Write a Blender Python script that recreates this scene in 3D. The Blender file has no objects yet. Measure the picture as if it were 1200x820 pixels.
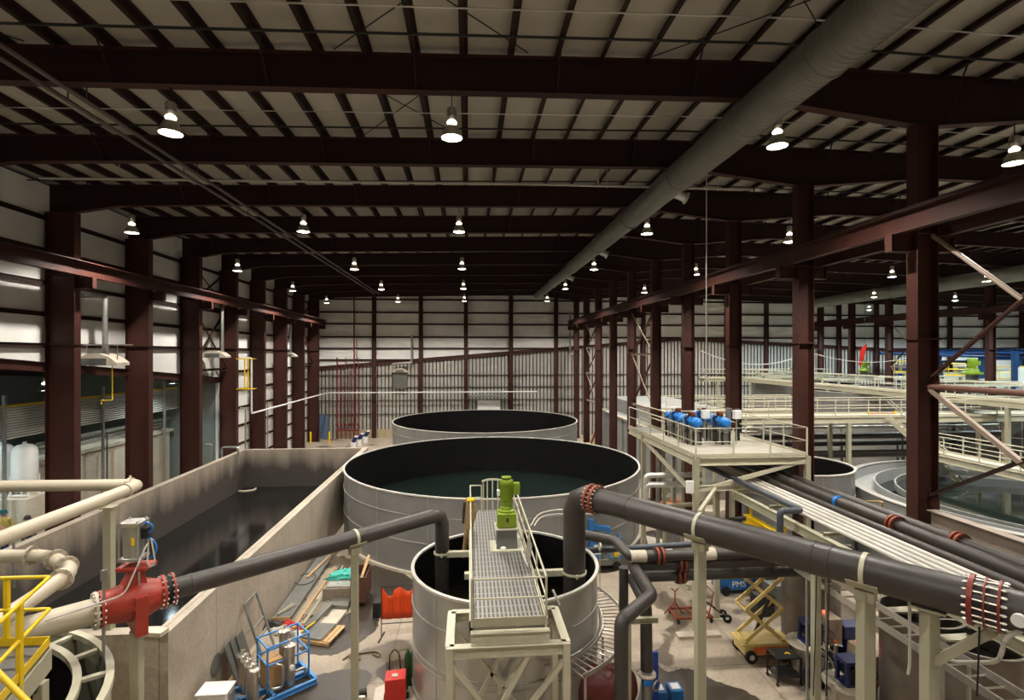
import bpy, math, random
from mathutils import Vector, Matrix
random.seed(7)
C = bpy.context.scene.collection
PI = math.pi
V = Vector
EYE = 10.3                      # camera height above the hall floor (m)
FPX = 610.0                     # focal length in pixels of the 1200 px frame
YAW = math.radians(4.78)
cs, sn = math.cos(YAW), math.sin(YAW)
ORD = ['first', 'second', 'third', 'fourth', 'fifth', 'sixth', 'seventh', 'eighth', 'ninth', 'tenth', 'eleventh', 'twelfth']

# ---- survey helpers: turn a sight line of the photograph into a place in the hall
def ray(px, py):
    dx, dy = (px - 600) / FPX, (415 - py) / FPX
    return V((sn + dx * cs, cs - dx * sn, dy))
def at_z(px, py, z):
    d = ray(px, py); t = (z - EYE) / d.z
    return V((d.x * t, d.y * t, z))
def at_y(px, py, y):
    d = ray(px, py); t = y / d.y
    return V((d.x * t, y, EYE + d.z * t))
def at_x(px, py, x):
    d = ray(px, py); t = x / d.x
    return V((x, d.y * t, EYE + d.z * t))
def at_d(px, py, t):
    d = ray(px, py)
    return V((d.x * t, d.y * t, EYE + d.z * t))

# ---- materials
def lin(c):
    return tuple(((v / 255) / 12.92 if v / 255 <= .04045 else ((v / 255 + .055) / 1.055) ** 2.4) for v in c)
def mat(name, rgb, rough=.55, metal=0.0, var=.12, scale=2.0, bump=0.0, bscale=30.0, rvar=.08, spec=.5):
    m = bpy.data.materials.new(name); m.use_nodes = True
    nt = m.node_tree; N = nt.nodes; L = nt.links
    b = N['Principled BSDF']
    tc = N.new('ShaderNodeTexCoord')
    nz = N.new('ShaderNodeTexNoise'); nz.inputs['Scale'].default_value = scale; nz.inputs['Detail'].default_value = 6; nz.inputs['Roughness'].default_value = .6
    L.new(tc.outputs['Object'], nz.inputs['Vector'])
    cr = N.new('ShaderNodeValToRGB')
    c = lin(rgb)
    cr.color_ramp.elements[0].position = .3; cr.color_ramp.elements[1].position = .72
    cr.color_ramp.elements[0].color = tuple(v * (1 - var) for v in c) + (1,)
    cr.color_ramp.elements[1].color = tuple(min(1, v * (1 + var)) for v in c) + (1,)
    L.new(nz.outputs['Fac'], cr.inputs['Fac'])
    L.new(cr.outputs['Color'], b.inputs['Base Color'])
    mr = N.new('ShaderNodeMapRange'); mr.inputs['To Min'].default_value = max(.02, rough - rvar); mr.inputs['To Max'].default_value = min(1, rough + rvar)
    L.new(nz.outputs['Fac'], mr.inputs['Value']); L.new(mr.outputs['Result'], b.inputs['Roughness'])
    b.inputs['Metallic'].default_value = metal
    b.inputs['Specular IOR Level'].default_value = spec
    if bump:
        n2 = N.new('ShaderNodeTexNoise'); n2.inputs['Scale'].default_value = bscale; n2.inputs['Detail'].default_value = 4
        L.new(tc.outputs['Object'], n2.inputs['Vector'])
        bp = N.new('ShaderNodeBump'); bp.inputs['Strength'].default_value = bump; bp.inputs['Distance'].default_value = .02
        L.new(n2.outputs['Fac'], bp.inputs['Height']); L.new(bp.outputs['Normal'], b.inputs['Normal'])
    return m
def emit(name, rgb, strength):
    m = bpy.data.materials.new(name); m.use_nodes = True
    b = m.node_tree.nodes['Principled BSDF']
    b.inputs['Base Color'].default_value = (.8, .8, .8, 1)
    b.inputs['Emission Color'].default_value = lin(rgb) + (1,)
    b.inputs['Emission Strength'].default_value = strength
    return m

# ---- mesh collector
class MB:
    def __init__(s): s.v = []; s.f = []; s.mi = []
    def add(s, vs, fs, mi=0):
        o = len(s.v); s.v += [tuple(p) for p in vs]
        s.f += [tuple(i + o for i in f) for f in fs]; s.mi += [mi] * len(fs)
        return s
    def box(s, x0, x1, y0, y1, z0, z1, mi=0):
        return s.add([(x0,y0,z0),(x1,y0,z0),(x1,y1,z0),(x0,y1,z0),(x0,y0,z1),(x1,y0,z1),(x1,y1,z1),(x0,y1,z1)],
                     [(3,2,1,0),(4,5,6,7),(0,1,5,4),(1,2,6,5),(2,3,7,6),(3,0,4,7)], mi)
    def frame_of(s, a, b, up=None):
        a, b = V(a), V(b); d = (b - a).normalized()
        u = V(up) if up is not None else V((0, 0, 1))
        if abs(d.dot(u.normalized())) > .98: u = V((0, 1, 0)) if abs(d.y) < .9 else V((1, 0, 0))
        w = d.cross(u).normalized(); u = w.cross(d).normalized()
        return a, b, d, w, u
    def sect(s, a, b, poly, up=None, mi=0):
        """extrude a 2-D section (w, u) from a to b"""
        a, b, d, w, u = s.frame_of(a, b, up); n = len(poly)
        vs = [a + w * p[0] + u * p[1] for p in poly] + [b + w * p[0] + u * p[1] for p in poly]
        fs = [(i, (i + 1) % n, n + (i + 1) % n, n + i) for i in range(n)] + [tuple(range(n))[::-1], tuple(range(n, 2 * n))]
        return s.add(vs, fs, mi)
    def bar(s, a, b, w, h=None, up=None, mi=0):
        h = w if h is None else h
        return s.sect(a, b, [(-w/2,-h/2),(w/2,-h/2),(w/2,h/2),(-w/2,h/2)], up, mi)
    def bbar(s, a, b, w, h, c, up=None, mi=0):
        return s.sect(a, b, [(-w/2+c,-h/2),(w/2-c,-h/2),(w/2,-h/2+c),(w/2,h/2-c),(w/2-c,h/2),(-w/2+c,h/2),(-w/2,h/2-c),(-w/2,-h/2+c)], up, mi)
    def ibeam(s, a, b, h, w, tf=.02, tw=.014, up=None, mi=0):
        return s.sect(a, b, [(-w/2,-h/2),(w/2,-h/2),(w/2,-h/2+tf),(tw/2,-h/2+tf),(tw/2,h/2-tf),(w/2,h/2-tf),(w/2,h/2),(-w/2,h/2),(-w/2,h/2-tf),(-tw/2,h/2-tf),(-tw/2,-h/2+tf),(-w/2,-h/2+tf)], up, mi)
    def chan(s, a, b, h, w, t=.012, up=None, mi=0):
        return s.sect(a, b, [(0,-h/2),(w,-h/2),(w,-h/2+t),(t,-h/2+t),(t,h/2-t),(w,h/2-t),(w,h/2),(0,h/2)], up, mi)
    def angle(s, a, b, w, t=.008, up=None, mi=0):
        return s.sect(a, b, [(0,0),(w,0),(w,t),(t,t),(t,w),(0,w)], up, mi)
    def tube(s, pts, r, n=10, cap=True, mi=0):
        pts = [V(p) for p in pts]; k = len(pts)
        rs = list(r) if isinstance(r, (list, tuple)) else [r] * k
        ds = [(pts[i + 1] - pts[i]).normalized() for i in range(k - 1)]
        up = V((0, 0, 1)) if abs(ds[0].z) < .9 else V((0, 1, 0))
        w = ds[0].cross(up).normalized(); vs = []
        for i in range(k):
            d = ds[0] if i == 0 else ds[-1] if i == k - 1 else (ds[i - 1] + ds[i]).normalized()
            w = (w - d * w.dot(d)).normalized(); u = w.cross(d)
            sc = 1.0
            if 0 < i < k - 1:
                c = ds[i - 1].dot(d); sc = 1 / max(c, .5)
                bend = (ds[i] - ds[i - 1])
                bn = bend.normalized() if bend.length > 1e-6 else None
            else: bn = None
            for j in range(n):
                a = 2 * PI * j / n
                o = (w * math.cos(a) + u * math.sin(a)) * rs[i]
                if bn is not None: o += bn * (o.dot(bn) * (sc - 1))
                vs.append(pts[i] + o)
        fs = [(i*n+j, i*n+(j+1)%n, (i+1)*n+(j+1)%n, (i+1)*n+j) for i in range(k - 1) for j in range(n)]
        if cap: fs += [tuple(range(n))[::-1], tuple(range((k-1)*n, k*n))]
        return s.add(vs, fs, mi)
    def lathe(s, prof, c=(0,0,0), n=48, axis=(0,0,1), a0=0, a1=2*PI, mi=0):
        """revolve (r, t) about an axis through c"""
        ax = V(axis).normalized(); c = V(c)
        x = V((1,0,0)) if abs(ax.z) > .9 else ax.cross(V((0,0,1))).normalized()
        y = ax.cross(x); full = abs(a1 - a0 - 2*PI) < 1e-6; m = n if full else n + 1
        vs = []; k = len(prof)
        for j in range(m):
            a = a0 + (a1 - a0) * j / n; o = x * math.cos(a) + y * math.sin(a)
            for (r, t) in prof: vs.append(c + o * r + ax * t)
        fs = []
        for j in range(n):
            j2 = (j + 1) % m
            for i in range(k - 1):
                fs.append((j*k+i, j2*k+i, j2*k+i+1, j*k+i+1))
        return s.add(vs, fs, mi)
    def cyl(s, a, b, r, n=16, r2=None, mi=0):
        a, b = V(a), V(b); L = (b - a).length
        return s.lathe([(0.0001, 0), (r, 0), (r2 if r2 else r, L), (0.0001, L)], a, n, b - a, mi=mi)
    def prism(s, poly, z0, z1, mi=0):
        n = len(poly)
        vs = [(p[0], p[1], z0) for p in poly] + [(p[0], p[1], z1) for p in poly]
        return s.add(vs, [(i, (i+1) % n, n+(i+1) % n, n+i) for i in range(n)] + [tuple(range(n))[::-1], tuple(range(n, 2*n))], mi)
    def yprism(s, poly, y0, y1, mi=0):
        n = len(poly)
        vs = [(p[0], y0, p[1]) for p in poly] + [(p[0], y1, p[1]) for p in poly]
        return s.add(vs, [(i, (i+1) % n, n+(i+1) % n, n+i) for i in range(n)] + [tuple(range(n))[::-1], tuple(range(n, 2*n))], mi)
    def ball(s, c, r, n=12, m=8, sc=(1,1,1), mi=0):
        c = V(c); vs = []; fs = []
        for i in range(m + 1):
            t = PI * i / m
            for j in range(n):
                a = 2 * PI * j / n
                vs.append(c + V((r*sc[0]*math.sin(t)*math.cos(a), r*sc[1]*math.sin(t)*math.sin(a), r*sc[2]*math.cos(t))))
        for i in range(m):
            for j in range(n): fs.append((i*n+j, (i+1)*n+j, (i+1)*n+(j+1) % n, i*n+(j+1) % n))
        return s.add(vs, fs, mi)
    def build(s, name, m, parent=None, loc=None, bevel=0):
        o0 = V(parent_origin(parent)) if parent is not None else V(loc if loc is not None else (0, 0, 0))
        me = bpy.data.meshes.new(name)
        me.from_pydata([V(p) - o0 for p in s.v], [], s.f)
        ms = m if isinstance(m, (list, tuple)) else [m]
        for q in ms: me.materials.append(q)
        for p, i in zip(me.polygons, s.mi): p.material_index = i; p.use_smooth = True
        me.validate(); me.update()
        import bmesh
        b = bmesh.new(); b.from_mesh(me); bmesh.ops.remove_doubles(b, verts=b.verts, dist=2e-5)
        bmesh.ops.recalc_face_normals(b, faces=b.faces); b.to_mesh(me); b.free()
        me.set_sharp_from_angle(angle=math.radians(38))
        o = bpy.data.objects.new(name, me); C.objects.link(o)
        if parent is not None: o.parent = parent
        else: o.location = o0
        if bevel:
            bv = o.modifiers.new('bevel', 'BEVEL'); bv.width = bevel; bv.segments = 2; bv.limit_method = 'ANGLE'
        return o
def parent_origin(p):
    t = V((0, 0, 0))
    while p is not None: t += p.location; p = p.parent
    return t
USED = {}
def tag(o, label, cat, group=None):
    o['label'] = label; o['category'] = cat
    if group: o['group'] = group
    USED.setdefault(label, []).append(o.name)
    return o
def thing(name, label, cat, loc=(0, 0, 0), group=None):
    o = bpy.data.objects.new(name, None); C.objects.link(o); o.location = loc; o.empty_display_size = .2
    return tag(o, label, cat, group)
def struct(name, mb, m, label=None, group=None):
    o = mb.build(name, m); o['kind'] = 'structure'
    if label: o['label'] = label
    if group: o['group'] = group
    return o
def stuff(name, mb, m, label, cat):
    o = mb.build(name, m); o['kind'] = 'stuff'; o['label'] = label; o['category'] = cat
    return o
def kids(o): return [c for c in bpy.data.objects if c.parent == o]
def copy_tree(o, parent=None, _k=None):
    c = o.copy(); C.objects.link(c)
    if parent is not None: c.parent = parent; c.matrix_parent_inverse = o.matrix_parent_inverse.copy()
    for ch in list(o.children): copy_tree(ch, c)
    return c
def arc(c, r, a0, a1, n, z=None):
    return [V((c[0] + r * math.cos(a0 + (a1 - a0) * i / n), c[1] + r * math.sin(a0 + (a1 - a0) * i / n), c[2] if z is None else z)) for i in range(n + 1)]
def bend(a, b, c, r, n=6):
    """points rounding the corner b of the path a-b-c"""
    a, b, c = V(a), V(b), V(c); u = (a - b).normalized(); w = (c - b).normalized()
    p, q = b + u * r, b + w * r; out = []
    for i in range(n + 1):
        t = i / n; out.append((p * (1-t) + b * t) * (1-t) + (b * (1-t) + q * t) * t)
    return out
def path(pts, r, n=6):
    out = [V(pts[0])]
    for i in range(1, len(pts) - 1): out += bend(pts[i-1], pts[i], pts[i+1], r, n)
    return out + [V(pts[-1])]
def railing(root, pts, m, h=1.05, step=1.6, r=.021, toe=True, mid=True, zs=None, ends=(True, True), toemat=None):
    """guard rail along a poly-line: every stanchion a part of its own"""
    pts = [V(p) for p in pts]
    t = MB(); t.tube([p + V((0,0,h)) for p in pts], r, 8); t.build('top_rail', m, root)
    if mid:
        t = MB(); t.tube([p + V((0,0,h*.52)) for p in pts], r*.85, 8); t.build('mid_rail', m, root)
    if toe:
        t = MB()
        for a, b in zip(pts, pts[1:]): t.bar(a + V((0,0,.055)), b + V((0,0,.055)), .008, .10)
        t.build('toe_plate', toemat or m, root)
    done = []
    for k, (a, b) in enumerate(zip(pts, pts[1:])):
        n = max(1, round((b - a).length / step))
        for i in range(n + 1):
            if k > 0 and i == 0: continue
            if (k == 0 and i == 0 and not ends[0]) or (k == len(pts) - 2 and i == n and not ends[1]): continue
            p = a.lerp(b, i / n)
            q = MB(); q.bar(p + V((0,0,-.12)), p + V((0,0,h)), .045, .045); q.build('rail_post', m, root)
def flange(mb, p, d, r, th=.05, bolts=16, n=32, br=.022, mi=0, bmi=1, proud=.03):
    p = V(p); d = V(d).normalized()
    mb.lathe([(.6*r, -th/2), (r, -th/2), (r, th/2), (.6*r, th/2)], p, n, d, mi=mi)
    x = d.cross(V((0,0,1))); x = V((1,0,0)) if x.length < .05 else x.normalized(); y = d.cross(x)
    for i in range(bolts):
        a = 2*PI*(i+.5)/bolts; c = p + (x*math.cos(a) + y*math.sin(a)) * (r - 1.5*br)
        mb.cyl(c - d*(th/2+proud), c + d*(th/2+proud), br, 6, mi=bmi)
# ---- materials of the place
OXIDE = mat('red_oxide_steel', (64, 32, 24), .62, 0, .2, 1.2, .05, 60, spec=.35)
OXIDE_D = mat('dark_oxide_steel', (44, 24, 19), .68, 0, .2, 1.2, .05, 60, spec=.35)
CREAM = mat('cream_painted_steel', (194, 189, 166), .42, 0, .06, 2.5)
CREAM_D = mat('khaki_painted_steel', (170, 166, 142), .45, 0, .07, 2.5)
BEIGEP = mat('beige_painted_pipe', (194, 183, 161), .4, 0, .05, 2)
VINYL = mat('white_insulation_facing', (236, 234, 229), .72, 0, .06, .8, .22, 1.2, spec=.3)
ROOFV = mat('roof_insulation_facing', (186, 180, 166), .45, 0, .06, .9, .6, 1.2)
HDPE = mat('black_poly_pipe', (62, 57, 53), .42, 0, .16, 3.0, .05, 20)
VESS = mat('shaded_stainless_plate', (120, 112, 102), .45, .7, .15, 2)  # stainless darkened in colour for the shade under the rack
TANK1 = mat('bright_tank_plate', (182, 180, 174), .36, .65, .1, .9, .03, 14)
DARKT = mat('dimmed_tank_grey', (64, 64, 62), .55, 0, .12, 1)  # dark colour put on to keep a far tank dim as backing
WET = mat('wet_concrete_stain', (58, 49, 39), .38, 0, .18, .8, .1, 12)
HDPE_B = mat('bluish_poly_pipe', (66, 70, 80), .4, 0, .12, 3.0)
GALV = mat('galvanised_steel', (172, 172, 166), .38, .75, .14, 3.5, .04, 20)
GALV_D = mat('dull_galvanised_duct', (120, 120, 114), .5, .55, .12, 2.5)
STAIN = mat('stainless_steel', (188, 182, 172), .33, .9, .1, 3.0, .03, 18)
ALU = mat('bright_aluminium', (208, 206, 200), .3, .9, .06, 4)
JACKET = mat('aluminium_pipe_jacket', (214, 214, 210), .36, .6, .08, 6, .15, 12)
WHITEP = mat('white_plastic_pipe', (200, 196, 188), .4, 0, .05, 3)
WHITE = mat('white_enamel', (232, 232, 228), .4, 0, .03, 3)
BLACK = mat('black_tank_lining', (10, 10, 10), .5, 0, .3, 1.5, .1, 8, spec=.3)
BLACKM = mat('black_metal', (28, 27, 26), .5, 0, .15, 4)
RUBBER = mat('black_rubber', (22, 22, 22), .75, 0, .1, 6)
RED = mat('red_valve_enamel', (166, 56, 40), .42, 0, .09, 4)
REDC = mat('red_coated_clamp', (128, 48, 36), .45, 0, .15, 8)
REDT = mat('red_tool_paint', (196, 36, 26), .4, 0, .1, 5)
LIME = mat('lime_green_enamel', (120, 142, 32), .35, 0, .08, 5)
BLUE = mat('blue_motor_enamel', (28, 122, 208), .32, 0, .1, 5)
BLUEL = mat('blue_lift_paint', (40, 108, 170), .42, 0, .12, 4)
BLUES = mat('sky_blue_skid_paint', (78, 142, 204), .4, 0, .08, 4)
NAVY = mat('navy_motor_paint', (30, 42, 96), .4, 0, .15, 5)
YELL = mat('safety_yellow_paint', (238, 200, 18), .38, 0, .06, 4)
CRANEY = mat('pale_yellow_lift_paint', (212, 188, 118), .45, 0, .12, 5)
ORANGE = mat('orange_decal_paint', (214, 104, 44), .45, 0, .15, 8)
ORNET = mat('orange_curtain_vinyl', (226, 74, 20), .45, 0, .15, 3, .2, 8)
WOOD = mat('raw_lumber', (196, 160, 112), .7, 0, .18, 5)
PLY = mat('plywood_sheet', (176, 142, 96), .7, 0, .15, 4)
WEATHER = mat('weathered_board', (140, 128, 112), .75, 0, .2, 5)
TARP = mat('grey_board_facing', (110, 110, 106), .7, 0, .2, 3)
CARD = mat('cardboard', (190, 148, 98), .75, 0, .08, 4)
TEAL = mat('teal_tarpaulin', (60, 176, 160), .55, 0, .15, 5)
SCREED = mat('pale_dust_patch', (206, 198, 184), .8, 0, .1, 6)
COPPER = mat('rust_clamp_body', (140, 66, 44), .5, .2, .2, 8)
SAFERED = mat('red_sprinkler_pipe', (112, 36, 32), .5, 0, .1, 4)
GLOVE = mat('tan_work_cloth', (150, 124, 86), .85, 0, .2, 8)
SKIN = mat('skin', (190, 140, 112), .55, 0, .05, 8)
NECK = emit('lamp_neck_glow', (255, 236, 206), 5.0)
LENS = emit('lamp_lens_glow', (255, 240, 214), 26.0)
LENSC = emit('cool_lamp_lens_glow', (214, 240, 255), 26.0)
REDLAMP = emit('red_beacon_glow', (255, 80, 50), 2.5)

def nodes(m): return m.node_tree.nodes, m.node_tree.links, m.node_tree.nodes['Principled BSDF']
def concrete(name, rgb, stain=None, joints=None, rough=.75):
    """concrete with mottling; stain = (z where it starts, z where it is full, rgb); joints = metres between panel seams"""
    m = mat(name, rgb, rough, 0, .14, .7, .25, 14)
    N, L, b = nodes(m); src = b.inputs['Base Color'].links[0].from_socket
    tc = N.new('ShaderNodeTexCoord')
    n2 = N.new('ShaderNodeTexNoise'); n2.inputs['Scale'].default_value = 9; n2.inputs['Detail'].default_value = 8
    L.new(tc.outputs['Object'], n2.inputs['Vector'])
    mx = N.new('ShaderNodeMix'); mx.data_type = 'RGBA'; mx.blend_type = 'MULTIPLY'; mx.inputs['Factor'].default_value = .5
    r2 = N.new('ShaderNodeValToRGB'); r2.color_ramp.elements[0].position = .35; r2.color_ramp.elements[0].color = (.7,.68,.65,1); r2.color_ramp.elements[1].position = .65; r2.color_ramp.elements[1].color = (1,1,1,1)
    L.new(n2.outputs['Fac'], r2.inputs['Fac']); L.new(src, mx.inputs['A']); L.new(r2.outputs['Color'], mx.inputs['B'])
    src = mx.outputs['Result']
    if joints:
        sx = N.new('ShaderNodeSeparateXYZ'); L.new(tc.outputs['Object'], sx.inputs['Vector'])
        for axis, st, off in joints:
            mo = N.new('ShaderNodeMath'); mo.operation = 'PINGPONG'; mo.inputs[1].default_value = st / 2
            ad = N.new('ShaderNodeMath'); ad.operation = 'ADD'; ad.inputs[1].default_value = off
            L.new(sx.outputs[axis], ad.inputs[0]); L.new(ad.outputs[0], mo.inputs[0])
            lt = N.new('ShaderNodeMath'); lt.operation = 'LESS_THAN'; lt.inputs[1].default_value = .018
            L.new(mo.outputs[0], lt.inputs[0])
            mj = N.new('ShaderNodeMix'); mj.data_type = 'RGBA'; mj.blend_type = 'MULTIPLY'
            sc = N.new('ShaderNodeMath'); sc.operation = 'MULTIPLY'; sc.inputs[1].default_value = .6
            L.new(lt.outputs[0], sc.inputs[0]); L.new(sc.outputs[0], mj.inputs['Factor'])
            L.new(src, mj.inputs['A']); mj.inputs['B'].default_value = (.35,.33,.3,1); src = mj.outputs['Result']
    if stain:
        z0, z1, c = stain
        sx = N.new('ShaderNodeSeparateXYZ'); L.new(tc.outputs['Object'], sx.inputs['Vector'])
        mp = N.new('ShaderNodeMapping'); mp.inputs['Scale'].default_value = (.5, .5, .06)
        L.new(tc.outputs['Object'], mp.inputs['Vector'])
        n3 = N.new('ShaderNodeTexNoise'); n3.inputs['Scale'].default_value = 2.2; n3.inputs['Detail'].default_value = 7
        L.new(mp.outputs['Vector'], n3.inputs['Vector'])
        ma = N.new('ShaderNodeMath'); ma.operation = 'MULTIPLY_ADD'; ma.inputs[1].default_value = 2.4; L.new(n3.outputs['Fac'], ma.inputs[0]); L.new(sx.outputs['Z'], ma.inputs[2])
        mr = N.new('ShaderNodeMapRange'); mr.inputs['From Min'].default_value = z0 + 1.2; mr.inputs['From Max'].default_value = z1 + 1.2
        mr.inputs['To Min'].default_value = 0; mr.inputs['To Max'].default_value = .92; L.new(ma.outputs[0], mr.inputs['Value'])
        ms = N.new('ShaderNodeMix'); ms.data_type = 'RGBA'; L.new(mr.outputs['Result'], ms.inputs['Factor'])
        L.new(src, ms.inputs['A']); ms.inputs['B'].default_value = lin(c) + (1,); src = ms.outputs['Result']
    L.new(src, b.inputs['Base Color'])
    return m
CONC = concrete('cast_concrete', (182, 170, 154), None, (('Y', 3.2, 1.0), ('X', 2.4, .6)))
CONC_IN = concrete('stained_basin_concrete', (160, 146, 130), (3.1, 1.7, (50, 45, 41)), (('Y', 3.2, 1.0),))
CONC_L = concrete('pale_concrete', (200, 190, 172))
def floor_mat():
    m = concrete('hall_floor_concrete', (172, 158, 140), None, (('X', 6.0, 2.6), ('Y', 6.0, 1.4)), .6)
    N, L, b = nodes(m); src = b.inputs['Base Color'].links[0].from_socket
    tc = N.new('ShaderNodeTexCoord')
    n = N.new('ShaderNodeTexNoise'); n.inputs['Scale'].default_value = .23; n.inputs['Detail'].default_value = 4; n.inputs['Roughness'].default_value = .5; n.inputs['Distortion'].default_value = .6
    L.new(tc.outputs['Object'], n.inputs['Vector'])
    r = N.new('ShaderNodeValToRGB'); r.color_ramp.elements[0].position = .56; r.color_ramp.elements[1].position = .575
    L.new(n.outputs['Fac'], r.inputs['Fac'])
    mx = N.new('ShaderNodeMix'); mx.data_type = 'RGBA'; L.new(r.outputs['Color'], mx.inputs['Factor'])
    mu = N.new('ShaderNodeMix'); mu.data_type = 'RGBA'; mu.blend_type = 'MULTIPLY'; mu.inputs['Factor'].default_value = 1; L.new(src, mu.inputs['A']); mu.inputs['B'].default_value = (.36, .34, .31, 1)
    L.new(src, mx.inputs['A']); L.new(mu.outputs['Result'], mx.inputs['B'])
    L.new(mx.outputs['Result'], b.inputs['Base Color'])
    mr = N.new('ShaderNodeMapRange'); mr.inputs['To Min'].default_value = .72; mr.inputs['To Max'].default_value = .34
    L.new(r.outputs['Color'], mr.inputs['Value']); L.new(mr.outputs['Result'], b.inputs['Roughness'])
    return m
FLOORM = floor_mat()
def water(name, rgb, rough=.04, bump=.15, bs=1.2):
    m = mat(name, rgb, rough, 0, .2, .4, bump, bs, .01); return m
WATER_G = water('dark_green_water', (20, 30, 27), .06, .05, .8)
WATER_B = water('brown_black_water', (24, 20, 13), .06, .05, .8)
WATER_D = water('dark_basin_water', (26, 25, 24), .09, .1, .7)
def grating():
    m = mat('steel_bar_grating', (150, 148, 142), .45, .5, .1, 5)
    N, L, b = nodes(m); src = b.inputs['Base Color'].links[0].from_socket
    tc = N.new('ShaderNodeTexCoord'); sx = N.new('ShaderNodeSeparateXYZ'); L.new(tc.outputs['Object'], sx.inputs['Vector'])
    acc = None
    for ax, st, w in (('X', .1, .026), ('Y', .34, .02)):
        mo = N.new('ShaderNodeMath'); mo.operation = 'PINGPONG'; mo.inputs[1].default_value = st/2; L.new(sx.outputs[ax], mo.inputs[0])
        lt = N.new('ShaderNodeMath'); lt.operation = 'LESS_THAN'; lt.inputs[1].default_value = w; L.new(mo.outputs[0], lt.inputs[0])
        if acc is None: acc = lt
        else:
            mxm = N.new('ShaderNodeMath'); mxm.operation = 'MAXIMUM'; L.new(acc.outputs[0], mxm.inputs[0]); L.new(lt.outputs[0], mxm.inputs[1]); acc = mxm
    mx = N.new('ShaderNodeMix'); mx.data_type = 'RGBA'; L.new(acc.outputs[0], mx.inputs['Factor'])
    mx.inputs['A'].default_value = lin((84, 82, 78)) + (1,); L.new(src, mx.inputs['B'])
    L.new(mx.outputs['Result'], b.inputs['Base Color'])
    return m
GRATE = grating()
# =====================================================  THE HALL
LX, RX, FARY, NEARY = -19.0, 88.0, 65.5, -8.0
BY = [14.2 + 5.45 * k for k in range(10)]           # frame lines
def prof(pts, x):
    for (a, za), (b, zb) in zip(pts, pts[1:]):
        if a <= x <= b: return za + (zb - za) * (x - a) / (b - a)
    return pts[0][1] if x < pts[0][0] else pts[-1][1]
TOPP = [(-19, 7.6), (8, 8.27), (13, 8.15), (45, 7.55), (88, 6.7)]
BOTP = [(-18.8, 6.38), (-17.6, 6.40), (-15.8, 6.72), (-11.8, 6.86), (1.2, 7.10), (8.2, 7.22), (12.93, 6.66), (13.6, 6.66), (18.4, 7.08), (29, 6.98), (39.5, 6.65), (44.4, 6.25), (45.3, 6.25), (49.5, 6.6), (88, 5.7)]
def roof_z(x): return EYE + prof(TOPP, x)
def beam_z(x): return EYE + prof(BOTP, x)

m = MB(); m.box(-32, RX + .5, NEARY, FARY + .5, -.3, 0); struct('floor', m, FLOORM)
# roof: facing above the purlins
xs = [-19.3, 8, 13, 45, 88.3]; m = MB()
poly = [(x, roof_z(max(-19, min(88, x))) + .21) for x in xs] + [(x, roof_z(max(-19, min(88, x))) + .45) for x in reversed(xs)]
m.yprism(poly, NEARY, FARY + .5); struct('ceiling', m, ROOFV)
m = MB(); m.box(-19.3, RX, NEARY - .2, NEARY, 0, 19.2); struct('wall_near', m, VINYL)
m = MB(); m.box(RX, RX + .2, NEARY, FARY + .5, 0, 18); struct('wall_right', m, VINYL)

# far wall: insulated facing above the sloping eave line of the lean-to, ribbed sheet below
TRIM = [(-19, 8.55), (28, 12.3), (88, 9.3)]
m = MB(); pl = [(-19.3, 19), (-19.3, 8.4)] + [(-19, 8.55), (28, 12.3), (88, 9.3)] + [(88, 19)]
m.yprism(pl, FARY, FARY + .2); struct('wall_far', m, VINYL)
m = MB()
x = -19.2; prof_pts = []
while x < 60:
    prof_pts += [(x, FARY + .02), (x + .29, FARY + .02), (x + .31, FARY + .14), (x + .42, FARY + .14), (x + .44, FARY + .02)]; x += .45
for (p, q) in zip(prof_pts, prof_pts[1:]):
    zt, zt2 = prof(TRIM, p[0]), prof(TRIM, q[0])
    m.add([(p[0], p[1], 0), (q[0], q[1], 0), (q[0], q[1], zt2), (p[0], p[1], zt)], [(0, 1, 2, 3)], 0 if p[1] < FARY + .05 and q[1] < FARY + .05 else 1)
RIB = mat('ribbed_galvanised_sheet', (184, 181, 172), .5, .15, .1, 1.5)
struct('wall_far_sheeting', m, [RIB, mat('shaded_rib_recess', (84, 82, 78), .6, .2)])  # recess faces coloured darker, groove shade put into the colour
m = MB(); m.box(60, 88, FARY, FARY + .2, 0, 11.2); struct('wall_far_panel', m, VINYL)
for (a, za), (b, zb) in zip(TRIM, TRIM[1:]):
    m = MB(); m.ibeam((a, FARY - .12, za), (b, FARY - .12, zb), .42, .22, .02, .02); struct('trim_1', m, OXIDE)
m = MB(); m.box(-16, 12, FARY - .06, FARY - .01, 0, 1.05); struct('wall_far_wainscot', m, mat('tan_wainscot', (172, 158, 128), .6))

# side wall beside the basin; open to the annex below a falling header near the camera
def left_panel(y0, y1, z00, z01, name, z1=17.95):
    m = MB(); m.add([(LX - .2, y0, z00), (LX, y0, z00), (LX, y1, z01), (LX - .2, y1, z01), (LX - .2, y0, z1), (LX, y0, z1), (LX, y1, z1), (LX - .2, y1, z1)],
                    [(3,2,1,0),(4,5,6,7),(0,1,5,4),(1,2,6,5),(2,3,7,6),(3,0,4,7)]); return struct(name, m, VINYL)
HDR = lambda y: 10.35 + (y - 20) * -.085
left_panel(NEARY, 41.4, HDR(NEARY), HDR(41.4), 'wall_left')
left_panel(41.4, FARY, 0, 0, 'wall_left_rear')
m = MB(); m.ibeam((LX + .12, NEARY, HDR(NEARY) - .2), (LX + .12, 41.4, HDR(41.4) - .2), .42, .25); struct('trim_2', m, OXIDE)
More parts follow.
